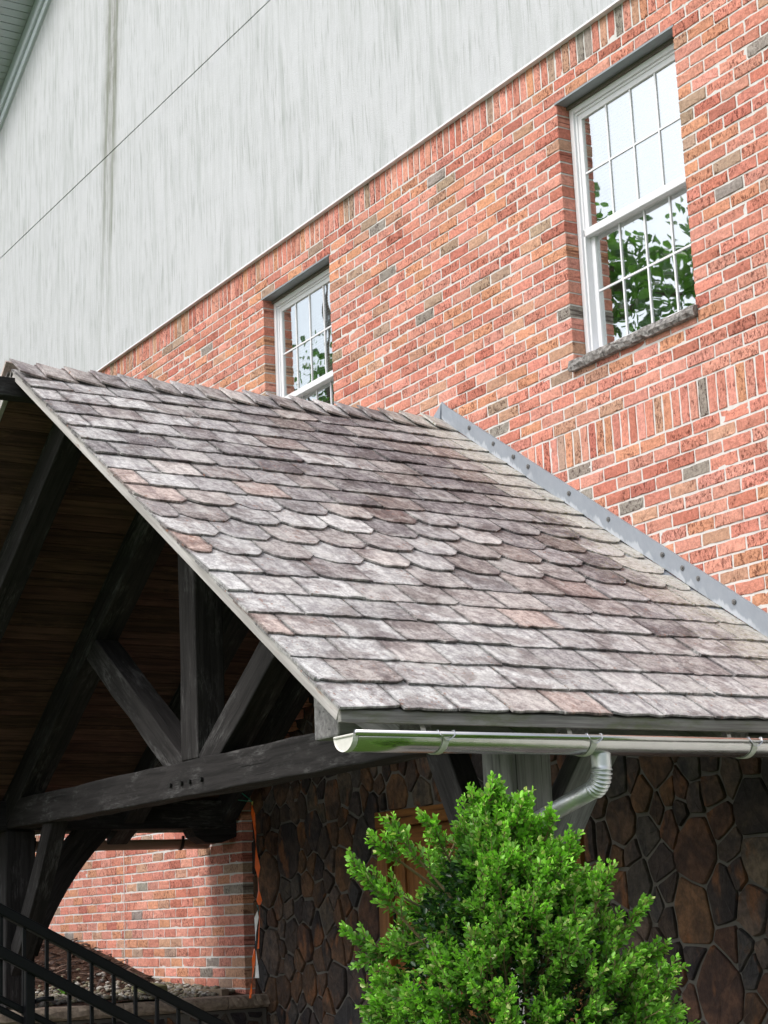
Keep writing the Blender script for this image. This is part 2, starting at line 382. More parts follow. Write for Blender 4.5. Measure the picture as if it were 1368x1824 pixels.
def plank_box(mb, a, b, axis, c=None):
    """axis-aligned board whose grain runs along the given axis"""
    off = random.uniform(0, 50); x0 = np.array(a, float); x1 = np.array(b, float); g = []
    for q in [(0, 0, 0), (1, 0, 0), (1, 1, 0), (0, 1, 0), (0, 0, 1), (1, 0, 1), (1, 1, 1), (0, 1, 1)]:
        p = [x1[i] if q[i] else x0[i] for i in range(3)]
        o = [p[axis]] + [p[i] for i in range(3) if i != axis]; g.append((o[0] + off, o[1] + off, o[2]))
    mb.box(a, b, c, g)
def arc_brace(mb, A, B, bulge, wid, thick, tdir):
    """curved knee brace: quadratic curve from A to B, width in its own plane, thickness along tdir"""
    A, B = Vector(A), Vector(B); T = Vector(tdir).normalized(); d = (B - A).normalized(); nrm = T.cross(d).normalized()
    C = (A + B) / 2 + nrm * bulge; rings = []; g = []; off = random.uniform(0, 40); N = 10
    for i in range(N + 1):
        t = i / N; p = A * (1 - t) ** 2 + C * 2 * t * (1 - t) + B * t * t
        tg = ((C - A) * (1 - t) + (B - C) * t).normalized(); nn = T.cross(tg).normalized()
        rg = []
        for a, b in ((-1, -1), (1, -1), (1, 1), (-1, 1)):
            rg.append(p + T * a * thick / 2 + nn * b * wid / 2); g.append((t * (B - A).length + off, a * thick / 2 + off, b * wid / 2))
        rings.append(rg)
    mb.loft(rings, None, g)

# ------------------------------------------------------------------ setting: ground
mb = MB(); mb.add([(-900, -900, 0), (900, -900, 0), (900, 900, 0), (-900, 900, 0)], [(0, 1, 2, 3)])
tag(mb.build('ground', 'grass'), kind='structure')
mb = MB(); mb.box((3.9, 5.0, -.05), (5.9, 11.1, .10)); tag(mb.build('porch_pavement', 'paving'), kind='structure')
# terrace behind the low retaining wall: rises away from the porch
XW = 5.80                                  # face of the brick wall
def terrace_z(x, y):
    ys = [11.2, 11.95, 12.55, 13.1, 14.0, 14.5, 16, 20, 30]; zs = [-.455, -.44, -.39, -.29, -.15, -.05, .05, .2, .3]
    b = float(np.interp(y, ys, zs))
    return H + b - .02 + .02 * math.sin(x * 5 + y * 3)
xs = np.linspace(1.0, 5.83, 28); ys = np.linspace(11.2, 30, 70); mb = MB(); vs = [(x, y, terrace_z(x, y)) for y in ys for x in xs]
nx = len(xs); fs = [(j * nx + i, j * nx + i + 1, (j + 1) * nx + i + 1, (j + 1) * nx + i) for j in range(len(ys) - 1) for i in range(nx - 1)]
mb.add(vs, fs); tag(mb.build('terrace', 'mulch', smooth=True), kind='structure')

# ------------------------------------------------------------------ the house
house = thing('brick_house', 'red brick house with stained grey stucco gable and fieldstone ground floor', 'house', (XW + 3, 9, 0))
L, CH, SOLD, JT = .2024, .0701, .199, .0105
Z_STUCCO = 4.738 + H
Z_S1 = 4.56 + H                                # bottom of the upper soldier course
Z_S2T, Z_S2B = 2.527 + H, 2.328 + H            # lower soldier course
W1 = (6.265, 7.258, 2.90 + H, 4.42 + H)        # window openings: y0 y1 z0 z1
W2 = (9.835, 10.795, 2.90 + H, 4.42 + H)
RY, RZ, TAN = 8.54, 2.884 + H, math.tan(R(33.7))   # ridge of the porch roof
COS, SIN = math.cos(R(33.7)), math.sin(R(33.7))
def roof_z(y): return RZ - TAN * abs(y - RY)
CORNER = 11.33                                   # brick ends here below the porch, fieldstone begins
# mortar bed behind the bricks
DEP = .10
mb = MB()
XM = XW + .0035
def bed(y0, y1, z0, z1): mb.box((XM, y0, z0), (XW + .22, y1, z1))
ZT = Z_STUCCO + .02
zlow = H + .86                                   # above the porch plate the brick runs on over the fieldstone
bed(2.0, 5.0, 0, ZT)
bed(5.0, W1[0] - .004, H + 1.0, ZT); bed(W1[1] + .004, W2[0] - .004, H + 1.9, ZT); bed(W2[1] + .004, CORNER + .004, H + 1.2, ZT)
bed(CORNER + .004, 26, 0, ZT)
for W in (W1, W2):
    zb = H + 1.9 if W is W2 else H + 1.2
    bed(W[0] - .004, W[1] + .004, zb, W[2] - .004); bed(W[0] - .004, W[1] + .004, W[3] + .004, ZT)
bw = mb.build('brick_wall', 'mortar', house)

PAL = [((.555, .235, .178), 38), ((.59, .28, .218), 28), ((.475, .178, .132), 13), ((.565, .275, .172), 15), ((.48, .285, .20), 7), ((.37, .265, .200), 4), ((.29, .265, .235), 3)]
pw = np.array([q[1] for q in PAL], float); pw /= pw.sum()
def tone():
    c = np.array(PAL[rng.choice(len(PAL), p=pw)][0]); c = c * rng.uniform(.88, 1.14) * rng.uniform(.97, 1.03, 3)
    return (*[float(q) for q in np.clip(c, 0, 1)], float(rng.random()))
bricks = []                                       # (y0, y1, z0, z1)
def free(zc, y0, y1):
    seg = [(y0, y1)]
    for W in (W1, W2):
        if W[2] < zc < W[3]:
            seg = [p for a, b in seg for p in ((a, min(b, W[0])), (max(a, W[1]), b)) if p[1] - p[0] > .02]
    return seg
def course(z0, z1, y0, y1, offs):
    for a, b in free((z0 + z1) / 2, y0, y1):
        k0 = math.floor((a - W1[0]) / L) - 1; js = [W1[0] + offs + k * L for k in range(k0, k0 + int((b - a) / L) + 4)]
        js = [a] + [j for j in js if a + .055 < j < b - .055] + [b]
        for p, q in zip(js[:-1], js[1:]):
            e0 = 0 if p == a and p != y0 else JT / 2; e1 = 0 if q == b and q != y1 else JT / 2
            bricks.append((p + e0, q - e1, z0 + JT / 2, z1 - JT / 2))
def soldiers(z0, z1, y0, y1):
    n = int((y1 - y0) / .0675)
    for i in range(n):
        bricks.append((y0 + i * .0675 + JT / 2, y0 + (i + 1) * .0675 - JT / 2, z0 + JT / 2, z1 - JT / 2))
YA, YB = 4.55, 18.6
n = 29; dz = (Z_S1 - Z_S2T) / n
for i in range(n): course(Z_S2T + i * dz, Z_S2T + (i + 1) * dz, YA, YB, (L / 2) * (i % 2))
soldiers(Z_S1, Z_STUCCO + .05, YA, YB); soldiers(Z_S2B, Z_S2T, YA, YB)
i = 0
while Z_S2B - (i + 1) * .0708 > H + .95:
    course(Z_S2B - (i + 1) * .0708, Z_S2B - i * .0708, YA, YB, (L / 2) * ((i + 1) % 2)); i += 1
bricks = [b for b in bricks if b[3] > roof_z((b[0] + b[1]) / 2) - .22 and not (b[1] > CORNER and b[2] < H + 1.075)]
nup = len(bricks)
# lower wall left of the porch
for i in range(26):
    z0 = H - .72 + i * .0715
    if z0 > H + 1.05: break
    a, b = CORNER, 18.6; offs = (L / 2) * (i % 2)
    js = [a] + [CORNER + offs + k * L for k in range(1, 40) if a + .055 < CORNER + offs + k * L < b - .05] + [b]
    js = js[:1] + [j for j in js[1:-1] if abs(j - 13.40) > .045] + [13.40] + js[-1:]; js.sort()
    for p, q in zip(js[:-1], js[1:]):
        e0 = 0 if p == CORNER else JT / 2
        bricks.append((p + e0, q - JT / 2, z0 + JT / 2, z0 + .0715 - JT / 2))
def brick_geo(mb, b):
    y0, y1, z0, z1 = b; x0 = XW + random.uniform(-.0022, .0022); ch = .003
    j = lambda: random.uniform(-.0023, .0023)
    inner = []
    ny, nz = (4, 2) if (y1 - y0) > (z1 - z0) else (2, 4)
    back = [(XW + DEP, y0, z0), (XW + DEP, y1, z0), (XW + DEP, y1, z1), (XW + DEP, y0, z1)]
    def ringpts(e, x, jj):
        pts = []
        for i in range(ny): pts.append((x + jj * j(), y0 + e + (y1 - y0 - 2 * e) * i / ny, z0 + e + jj * j()))
        for i in range(nz): pts.append((x + jj * j(), y1 - e + jj * j(), z0 + e + (z1 - z0 - 2 * e) * i / nz))
        for i in range(ny): pts.append((x + jj * j(), y1 - e - (y1 - y0 - 2 * e) * i / ny, z1 - e + jj * j()))
        for i in range(nz): pts.append((x + jj * j(), y0 + e + jj * j(), z1 - e - (z1 - z0 - 2 * e) * i / nz))
        return pts
    r0 = ringpts(0, XW + DEP, 0); r1 = ringpts(0, x0 + .003, 1); r2 = ringpts(ch, x0, 1)
    m = len(r0); fs = []
    for i in range(2):
        for k in range(m): fs.append((i * m + k, (i + 1) * m + k, (i + 1) * m + (k + 1) % m, i * m + (k + 1) % m))
    ct = 3 * m; fs += [(2 * m + k, ct, 2 * m + (k + 1) % m) for k in range(m)]
    mb.add(r0 + r1 + r2 + [(x0 - random.uniform(0, .0015), (y0 + y1) / 2, (z0 + z1) / 2)], fs, tone())
def shown(b):
    p = [proj((XW, b[i], b[k])) for i in (0, 1) for k in (2, 3)]; cx = sum(q[0] for q in p) / 4; cy = sum(q[1] for q in p) / 4
    if not (-5 < cx < 1373 and -5 < cy < 1829): return 0
    return (max(q[0] for q in p) - min(q[0] for q in p)) * (b[3] - b[2])
# which bricks the porch or the frame leaves in view
score = []
for i, b in enumerate(bricks):
    s_ = shown(b)
    if i < nup and b[3] < roof_z((b[0] + b[1]) / 2) + .08: s_ *= .2
    score.append(s_)
order = sorted(range(len(bricks)), key=lambda i: -score[i]); single = set(order[:300])
rest = MB()
for i, b in enumerate(bricks):
    if i in single:
        q = MB(); brick_geo(q, b); q.build('brick', 'brick', bw)
    else: brick_geo(rest, b)
tag(rest.build('brick_field', 'brick', bw), 'smaller farther bricks of the same red brick wall', kind='stuff')
mb = MB(); mb.box((XW - .001, 13.396, H - .7), (XW + .02, 13.404, H + 1.1)); mb.build('caulk_joint', 'mortar', bw)

# stucco gable: two fields with a reveal between, clipped by the rake
RK = .549; RA = math.atan(RK)
def rake_z(y): return 8.006 + H - RK * (y - 16.40)
PK = 5.2
XS = XW - .028
def stucco_field(z0, z1, name):
    ys_ = [(2.0, z0), (min(30, 16.40 + (8.006 + H - z0) / RK), z0)]
    yr = 16.40 + (8.006 + H - z1) / RK
    if z1 < rake_z(PK): poly = [(2.0, z0), (ys_[1][0], z0), (yr, z1), (2.0, z1)]
    else: poly = [(2.0, z0), (ys_[1][0], z0), (PK, rake_z(PK)), (2.0, rake_z(PK) - RK * (PK - 2.0))]
    m = MB(); m.loft([[(XS, y, z) for y, z in poly], [(XW + .3, y, z) for y, z in poly]]); return m.build(name, 'stucco', house, bevel=.004)
stucco_field(Z_STUCCO, 6.648 + H, 'stucco_panel'); stucco_field(6.657 + H, 30, 'stucco_panel')
mb = MB(); mb.box((XW - .012, 2.0, 6.63 + H), (XW + .1, 18.6, 6.67 + H)); mb.build('reveal_joint', 'joint_filler', house)
mb = MB(); mb.box((XS - .006, 2.0, Z_STUCCO - .006), (XS + .05, 20, Z_STUCCO + .006)); mb.build('drip_edge', 'vinyl', house)
# rake trim, soffit and fascia of the gable
e = np.array([0, -math.cos(RA), math.sin(RA)]); nr = np.array([0, math.sin(RA), math.cos(RA)])
O = np.array([0, 16.40, 8.006 + H])
def rake_bar(name, x0, x1, n0, n1, mat, a=-4.0, b=8.0):
    m = MB(); rings = []
    for t in (a, b):
        rings.append([(x, *(O + e * t + nr * k)[1:]) for x, k in ((x0, n0), (x1, n0), (x1, n1), (x0, n1))])
    m.loft(rings); return m.build(name, mat, house, bevel=.004)
rake_bar('rake_trim', XS - .03, XW + .3, 0.0, .075, 'trim_paint')
rake_bar('rake_trim', XS - .012, XW + .3, .075, .088, 'caulk')
rake_bar('rake_trim', XS - .055, XW + .3, .088, .15, 'trim_paint')
rake_bar('frieze_board', XS - .035, XW + .3, .15, .315, 'soffit_paint')
sof = rake_bar('soffit', XS - .42, XW + .3, .335, .36, 'vinyl_grey')
for k in range(-18, 44):
    m = MB(); t0, t1 = k * .082 + .004, (k + 1) * .082 - .004; rings = []
    for t in (t0, t1): rings.append([(x, *(O + e * t + nr * q)[1:]) for x, q in ((XS - .40, .318), (XS - .036, .318), (XS - .036, .334), (XS - .40, .334))])
    m.loft(rings); m.build('soffit_slat', 'soffit_paint', sof)
rake_bar('fascia', XS - .46, XS - .42, .27, .47, 'vinyl')
rake_bar('roof_edge', XS - .48, XW + 8, .47, .52, 'roofing')
mb = MB(); mb.box((XW + .3, 2.0, 0), (XW + 8, 26, 4.7 + H)); mb.build('house_body', 'dark_room', house)

# ---- windows
def window(W, name, lab):
    y0, y1, z0, z1 = W
    wd = bpy.data.objects.new(name, None); col.objects.link(wd); wd.parent = house; wd.location = Vector((XW + .1, (y0 + y1) / 2, z0)) - Vector(house.location)
    wd['label'] = lab
    xf = XW + .075
    def bars(nm, mat, x0, x1, a0, a1, b0, b1, t, bev=.003, tb=None):
        m = MB(); tb = tb or t
        m.box((x0, a0, b0), (x1, a0 + t, b1)); m.box((x0, a1 - t, b0), (x1, a1, b1))
        m.box((x0 + .0006, a0 + t, b0), (x1, a1 - t, b0 + tb)); m.box((x0 + .0006, a0 + t, b1 - tb), (x1, a1 - t, b1))
        return m.build(nm, mat, wd, bevel=bev)
    bars('frame', 'vinyl', xf + .010, xf + .10, y0 + .002, y1 - .002, z0 + .002, z1 - .028, .034)
    bars('frame', 'vinyl', xf + .022, xf + .11, y0 + .036, y1 - .036, z0 + .036, z1 - .062, .016)
    zm = z0 + (z1 - z0) * .49
    ys0, ys1 = y0 + .048, y1 - .048; zt, zb = z1 - .074, z0 + .046
    bars('upper_sash', 'vinyl', xf + .030, xf + .055, ys0, ys1, zm - .018, zt, .034, tb=.036)
    bars('lower_sash', 'vinyl', xf + .062, xf + .088, ys0, ys1, zb, zm + .01, .036)
    m = MB(); m.box((xf + .022, ys0 - .01, zm - .026), (xf + .060, ys1 + .01, zm + .018)); m.build('meeting_rail', 'vinyl', wd, bevel=.004)
    for nm, xg, b0, b1 in (('upper', xf + .042, zm + .018, zt - .036), ('lower', xf + .074, zb + .036, zm - .026)):
        m = MB(); m.box((xg, ys0 + .034, b0), (xg + .003, ys1 - .034, b1)); m.build('pane', 'window_glass', wd)
        for k in range(1, 4):
            yy = ys0 + .034 + (ys1 - ys0 - .068) * k / 4
            m = MB(); m.box((xg - .006, yy - .0055, b0), (xg - .001, yy + .0055, b1)); m.build('muntin', 'vinyl', wd)
        zz = (b0 + b1) / 2
        m = MB(); m.box((xg - .0055, ys0 + .034, zz - .0055), (xg - .0012, ys1 - .034, zz + .0055)); m.build('muntin', 'vinyl', wd)
    m = MB(); zz = z0 + .03 if W is W2 else zm + .01
    while zz < z1 - .05:
        m.add([(xf + .125, y0 + .05, zz), (xf + .125, y1 - .05, zz), (xf + .140, y1 - .05, zz + .019), (xf + .140, y0 + .05, zz + .019)], [(0, 1, 2, 3)]); zz += .021
    m.build('blind', 'blind', wd)
    m = MB(); m.box((xf + .16, y0 - .02, z0 - .02), (xf + .165, y1 + .02, z1 + .02)); m.build('room_backing', 'dark_room', wd)
    # lintel plate with its lip and the sealed gap below
    m = MB(); m.box((XW - .006, y0 - .012, z1 - .010), (xf + .11, y1 + .012, z1 + .001)); m.build('lintel', 'lintel_metal', wd)
    m = MB(); m.box((xf - .006, y0 + .001, z1 - .030), (xf + .1, y1 - .001, z1 - .0105)); m.build('sealant', 'caulk', wd)
    # rock-faced stone sill
    m = MB(); ny = 26; rings = []
    for i in range(ny + 1):
        yy = y0 - .012 + (y1 - y0 + .02) * i / ny; j = lambda q=.006: random.uniform(-q, q)
        rings.append([(xf + .05, yy, z0 - .062), (XW - .030 + j(), yy, z0 - .060 + j(.003)), (XW - .040 + j(.008), yy, z0 - .040 + j()), (XW - .036 + j(.008), yy, z0 - .020 + j()), (XW - .026 + j(), yy, z0 - .002 + j(.003)), (xf + .05, yy, z0 + .001)])
    m.loft(rings); m.build('sill', 'sill_stone', wd)
window(W1, 'window', 'large upper window with grey stone sill, nearest the camera'); window(W2, 'window', 'farther upper window rising behind the porch ridge')

# ---- fieldstone wall and door under the porch
XST = 5.87
D0, D1, DZ = 7.55, 9.60, .644 + H
mb = MB(); 
for a_, b_ in (((5.0, 0), (D0 - .002, H + 2.9)), ((D1 + .002, 0), (CORNER, H + 2.9)), ((D0 - .002, DZ + .002), (D1 + .002, H + 2.9))):
    mb.box((XST + .02, *a_), (XST + .2, *b_))
sw = mb.build('stone_wall', 'stone_mortar', house)
def clip(poly, a, b, c):                         # keep a*y + b*z <= c
    out = []
    for i in range(len(poly)):
        p, q = poly[i], poly[(i + 1) % len(poly)]; dp = a * p[0] + b * p[1] - c; dq = a * q[0] + b * q[1] - c
        if dp <= 0: out.append(p)
        if dp * dq < 0: t = dp / (dp - dq); out.append((p[0] + (q[0] - p[0]) * t, p[1] + (q[1] - p[1]) * t))
    return out
def voronoi(y0, y1, z0, z1, dens, ky=1.0):
    pts = []; tries = 0
    while tries < 30000:
        tries += 1
        p = (rng.uniform(y0 - .2, y1 + .2), rng.uniform(z0 - .2, z1 + .2)); r = dens * p_rad(p)
        if all(((p[0] - q[0]) / .9) ** 2 + ((p[1] - q[1]) / 1.12) ** 2 > ((r + q[2]) / 2) ** 2 for q in pts): pts.append((*p, r))
        if len(pts) > 900: break
    cells = []
    for i, p in enumerate(pts):
        poly = [(p[0] - .5, p[1] - .5), (p[0] + .5, p[1] - .5), (p[0] + .5, p[1] + .5), (p[0] - .5, p[1] + .5)]
        for k, q in enumerate(pts):
            if k == i or abs(q[0] - p[0]) > .9 or abs(q[1] - p[1]) > .9: continue
            # additively weighted by the stones' radii, as a power diagram in stretched space
            ay, az = (q[0] - p[0]) / .8, (q[1] - p[1]) / 1.25
            wgt = (p[2] ** 2 - q[2] ** 2) * .30
            cc = ((q[0] ** 2 - p[0] ** 2) / .8 + (q[1] ** 2 - p[1] ** 2) / 1.25 + wgt) / 2
            poly = clip(poly, ay, az, cc)
            if len(poly) < 3: break
        if len(poly) >= 3: cells.append((p, poly))
    return cells
def p_rad(p): return random.choice((.42, .6, .85, 1.0, 1.15, 1.45))
def area(poly): return sum(poly[i][0] * poly[(i + 1) % len(poly)][1] - poly[(i + 1) % len(poly)][0] * poly[i][1] for i in range(len(poly))) / 2
def inset(poly, dd):
    out = poly; n = len(poly)
    for i in range(n):
        p, q = poly[i], poly[(i + 1) % n]; dy, dz = q[0] - p[0], q[1] - p[1]; l = math.hypot(dy, dz)
        if l < 1e-5: continue
        a, b = dz / l, -dy / l                    # outward normal for counter-clockwise polygons
        out = clip(out, a, b, a * p[0] + b * p[1] - dd)
        if len(out) < 3: return []
    return out
def chaikin(poly, k=.22):
    o = []
    for i in range(len(poly)):
        p, q = poly[i], poly[(i + 1) % len(poly)]
        o += [(p[0] + (q[0] - p[0]) * k, p[1] + (q[1] - p[1]) * k), (p[0] + (q[0] - p[0]) * (1 - k), p[1] + (q[1] - p[1]) * (1 - k))]
    return o
SPAL = [tuple(.74 * q for q in c) for c in ((.105, .070, .052), (.135, .080, .050), (.070, .055, .050), (.085, .080, .078), (.16, .095, .055), (.060, .050, .052), (.125, .098, .085), (.11, .062, .045), (.15, .125, .10))]
def wob(poly):
    o = []
    for i in range(len(poly)):
        p, q = poly[i], poly[(i + 1) % len(poly)]; l = math.hypot(q[0] - p[0], q[1] - p[1]); o.append(p)
        if l > .05:
            k = random.uniform(-.035, .045) * l; o.append(((p[0] + q[0]) / 2 + (q[1] - p[1]) / l * k, (p[1] + q[1]) / 2 - (q[0] - p[0]) / l * k))
    return o
def stone_mesh(poly, xface, ax='x'):
    poly = [(p[0] + random.uniform(-.004, .004), p[1] + random.uniform(-.004, .004)) for p in poly]
    base = wob(chaikin(poly, .07)); cy = sum(p[0] for p in base) / len(base); cz = sum(p[1] for p in base) / len(base)
    pr = random.uniform(.010, .026); m = MB(); n = len(base); rings = []
    tl = random.uniform(-.03, .03), random.uniform(-.02, .02)
    for k, (f, x) in enumerate(((1.0, .03), (.99, -pr * .5), (.95, -pr * .9), (.6, -pr * 1.0))):
        rings.append([(xface + x + (0 if k == 0 else tl[0] * (p[0] - cy) + tl[1] * (p[1] - cz) + random.uniform(-.0035, .0035)), cy + (p[0] - cy) * f, cz + (p[1] - cz) * f) for p in base])
    vs = [p for r in rings for p in r] + [(xface - pr * 1.08, cy, cz)]; fs = []
    for i in range(3):
        for j in range(n): fs.append((i * n + j, (i + 1) * n + j, (i + 1) * n + (j + 1) % n, i * n + (j + 1) % n))
    fs += [(3 * n + j, 4 * n, 3 * n + (j + 1) % n) for j in range(n)]
    c = random.choice(SPAL); s_ = random.uniform(.8, 1.25)
    if ax == 'y': vs = [(v[1], v[0], v[2]) for v in vs]; fs = [f[::-1] for f in fs]
    m.add(vs, fs, (c[0] * s_, c[1] * s_, c[2] * s_, random.random())); return m
n_st = 0
for p, poly in voronoi(5.5, CORNER + .05, .45, H + 2.0, .215):
    if not (5.4 < p[0] < CORNER + .1 and .4 < p[1] < roof_z(p[0]) + .05): continue
    if D0 < p[0] < D1 and p[1] < DZ: continue
    poly = clip(poly, 1, 0, CORNER - .006)
    if p[0] >= D1: poly = clip(poly, -1, 0, -D1 - .004)
    elif p[0] <= D0: poly = clip(poly, 1, 0, D0 - .004)
    else: poly = clip(poly, 0, -1, -DZ - .004)
    if len(poly) < 3 or area(poly) < .003: continue
    poly = inset(poly, random.uniform(.006, .011))
    if len(poly) < 3 or area(poly) < .0015: continue
    stone_mesh(poly, XST + .02).build('stone', 'fieldstone', sw); n_st += 1
# door unit: frame, two leaves, hinges
dr = bpy.data.objects.new('door', None); col.objects.link(dr); dr.parent = house; dr.location = Vector((XST, (D0 + D1) / 2, .1)) - Vector(house.location)
dr['label'] = 'orange brown wooden door unit behind the bush'
for a, b, ax in (((XST - .02, D1 - .115, .1), (XST + .07, D1, DZ - .10), 2), ((XST - .02, D0, .1), (XST + .07, D0 + .115, DZ - .10), 2), ((XST - .026, D0, DZ - .098), (XST + .07, D1, DZ), 1)):
    m = MB(); plank_box(m, a, b, ax); m.build('door_frame', 'door_wood', dr, bevel=.004)
for a, b in ((D0 + .12, (D0 + D1) / 2 - .002), ((D0 + D1) / 2 + .002, D1 - .12)):
    m = MB(); plank_box(m, (XST + .045, a, .1), (XST + .069, b, DZ - .10), 2); lf = m.build('door_leaf', 'door_wood', dr)
    for q0, q1 in ((a, a + .12), (b - .12, b)):
        m = MB(); plank_box(m, (XST + .028, q0, .1), (XST + .045, q1, DZ - .103), 2); m.build('stile', 'door_wood', dr, bevel=.003)
    for z0, z1 in ((.1, .34), (1.05, 1.2), (DZ - .24, DZ - .103)):
        m = MB(); plank_box(m, (XST + .0285, a + .12, z0), (XST + .0455, b - .12, z1), 1); m.build('rail', 'door_wood', dr, bevel=.003)
for z in (.5, 1.15, 1.55, 1.95):
    m = MB(); m.tube([(XST + .020, D1 - .117, z - .055), (XST + .020, D1 - .117, z + .055)], .009, 10); m.build('hinge', 'dark_bolt', dr)

# ------------------------------------------------------------------ porch
porch = thing('timber_porch', 'dark timber gabled porch with slate roof in front of the brick wall', 'porch', (4.3, RY, 0))
XF, XB = 3.09, XW - .012                         # front edge of the roof, wall side
SL = 3.93                                         # slope length
def slope_pt(x, s, n, side=-1):                   # side -1: the slope facing the camera
    return (x, RY + side * (s * COS + n * SIN), RZ - s * SIN + n * COS)
def slab(mb, x0, x1, s0, s1, n0, n1, side=-1, c=None):
    vs = [slope_pt(x, s, n, side) for n in (n0, n1) for s in (s0, s1) for x in (x0, x1)]
    g = [(s, x, n) for n in (n0, n1) for s in (s0, s1) for x in (x0, x1)]
    mb.add(vs, [(0, 1, 3, 2), (4, 6, 7, 5), (0, 4, 5, 1), (2, 3, 7, 6), (0, 2, 6, 4), (1, 5, 7, 3)], c, g)
roof = MB()
for sd_ in (-1, 1): slab(roof, XF + .03, XB, .0 if sd_ < 0 else .005, SL - .03, -.028, -.006, sd_)
roof = roof.build('slate_roof', 'roofing', porch)
def pale(x, s):
    v = .40 + .48 * (s / SL) ** 1.4 + .22 * math.exp(-((x - 3.1) / .4) ** 2) - .42 * math.exp(-((x - 4.75) / .8) ** 2 - ((s - 1.35) / 1.1) ** 2) - .38 * math.exp(-((x - 5.2) / .5) ** 2 - ((s - 2.8) / .8) ** 2)
    return v
def slate_tone(x, s):
    f = min(1, max(0, pale(x, s) + rng.normal(0, .21)))
    dk = np.array((.160, .138, .147)) if rng.random() < .70 else np.array((.21, .165, .150))
    lt = np.array((.585, .585, .58)) if rng.random() < .80 else np.array((.54, .50, .475))
    c = dk * (1 - f) + lt * f; u = rng.random()
    if u < .05: c = c * np.array((1.0, .80, .72))
    if x > 5.55: c = np.array((.52, .51, .48)) * rng.uniform(.85, 1.05)
    c = c * rng.uniform(.9, 1.1)
    return (*map(float, c), float(rng.random()))
def slate_geo(mb, x0, x1, sb, side, hexed, n0=0.0, length=.33, th=.009):
    """one slate: lower edge ragged or cut to half a hexagon, lying on the course below"""
    j = lambda q: random.uniform(-q, q)
    w_ = x1 - x0; length = min(length, sb - .004); st = sb - length; lift = n0 + .017 + random.uniform(0, .008); low = []
    if hexed:
        cut = .062 + j(.008)
        pf = [(0, -cut), (.10, -cut * .55), (.20, -cut * .14), (.30, 0), (.5, j(.003)), (.72, 0), (.82, -cut * .14), (.91, -cut * .55), (1, -cut)]
    else:
        pf = [(t, j(.0048)) for t in (0, .14, .28, .42, .58, .72, .86, 1)]
        if random.random() < .36: k = random.choice((0, -1)); pf[k] = (pf[k][0], -random.uniform(.008, .028))
    tilt = j(.0065); bow = [j(.0025) for _ in pf]
    top, bot, gt = [], [], []
    for (t, ds), bw_ in zip(pf, bow):
        s = sb + ds + tilt * (t - .5) * 2; k = (s - st) / length
        x = x0 + w_ * t + (j(.0015) if 0 < t < 1 else 0)
        top.append((x, s, n0 + .001 + th + (lift - n0 - th) * k + bw_)); bot.append((x + j(.001), s - random.uniform(-.001, .005), n0 + .001 + (lift - n0 - th) * k + bw_ - .001))
    up = [(x0, st, n0 + th * .6), (x1, st, n0 + th * .6)]
    ups = [(x0, st, n0 - .002), (x1, st, n0 - .002)]
    m = len(pf); ei = random.uniform(.010, .018); U, D, I = 2 * m, 2 * m + 2, 2 * m + 4
    inn = []
    for x, s, n_ in top:
        xx = min(max(x, x0 + ei), x1 - ei); inn.append((xx, s - ei * .7, n_ - (lift - n0 - th) * ei * .7 / length))
    inn += [(x1 - ei, st, n0 + th * .6), (x0 + ei, st, n0 + th * .6)]
    P = top + bot + up + ups + inn
    fs = [tuple(range(I, I + m + 2)), tuple(range(m, 2 * m))[::-1] + (D, D + 1)]
    fs += [(i, i + 1, I + i + 1, I + i) for i in range(m - 1)]
    fs += [(m - 1, U + 1, I + m, I + m - 1), (U, 0, I, I + m + 1)]
    fs += [(i, m + i, m + i + 1, i + 1) for i in range(m - 1)]
    fs += [(0, U, D, m), (m - 1, 2 * m - 1, D + 1, U + 1)]
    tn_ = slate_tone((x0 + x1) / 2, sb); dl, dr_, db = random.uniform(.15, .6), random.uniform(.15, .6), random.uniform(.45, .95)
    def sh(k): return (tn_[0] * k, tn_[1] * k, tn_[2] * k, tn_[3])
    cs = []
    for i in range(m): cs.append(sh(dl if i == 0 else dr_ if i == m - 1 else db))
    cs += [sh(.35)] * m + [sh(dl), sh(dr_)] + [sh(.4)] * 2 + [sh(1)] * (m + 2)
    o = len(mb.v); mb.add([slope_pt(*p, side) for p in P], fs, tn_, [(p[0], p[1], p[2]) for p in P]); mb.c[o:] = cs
EX = (SL - .36) / 18
cnt = 0; field = MB()
for side in (-1, 1):
    for i in range(0, 19):
        sb = .36 + EX * i; x = XF - .015; first = True; hx = 8 <= i <= 11
        # staggered joints; the first piece at the gable is a half on alternate courses
        while x < XB - .02:
            wd_ = random.uniform(.225, .262) if not hx else random.uniform(.238, .252)
            if first: wd_ = wd_ * (.55 if i % 2 else 1.0) + random.uniform(-.012, .012); first = False
            x1 = x + wd_
            if XB - x1 < .09: x1 = XB
            x1 = min(x1, XB)
            if side < 0 and i >= 0:
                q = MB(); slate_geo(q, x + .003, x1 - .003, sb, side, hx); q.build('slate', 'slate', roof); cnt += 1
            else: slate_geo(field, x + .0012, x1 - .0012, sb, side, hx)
            x = x1
tag(field.build('slate_field', 'slate', roof), 'slates of the slope turned away from the camera', kind='stuff')
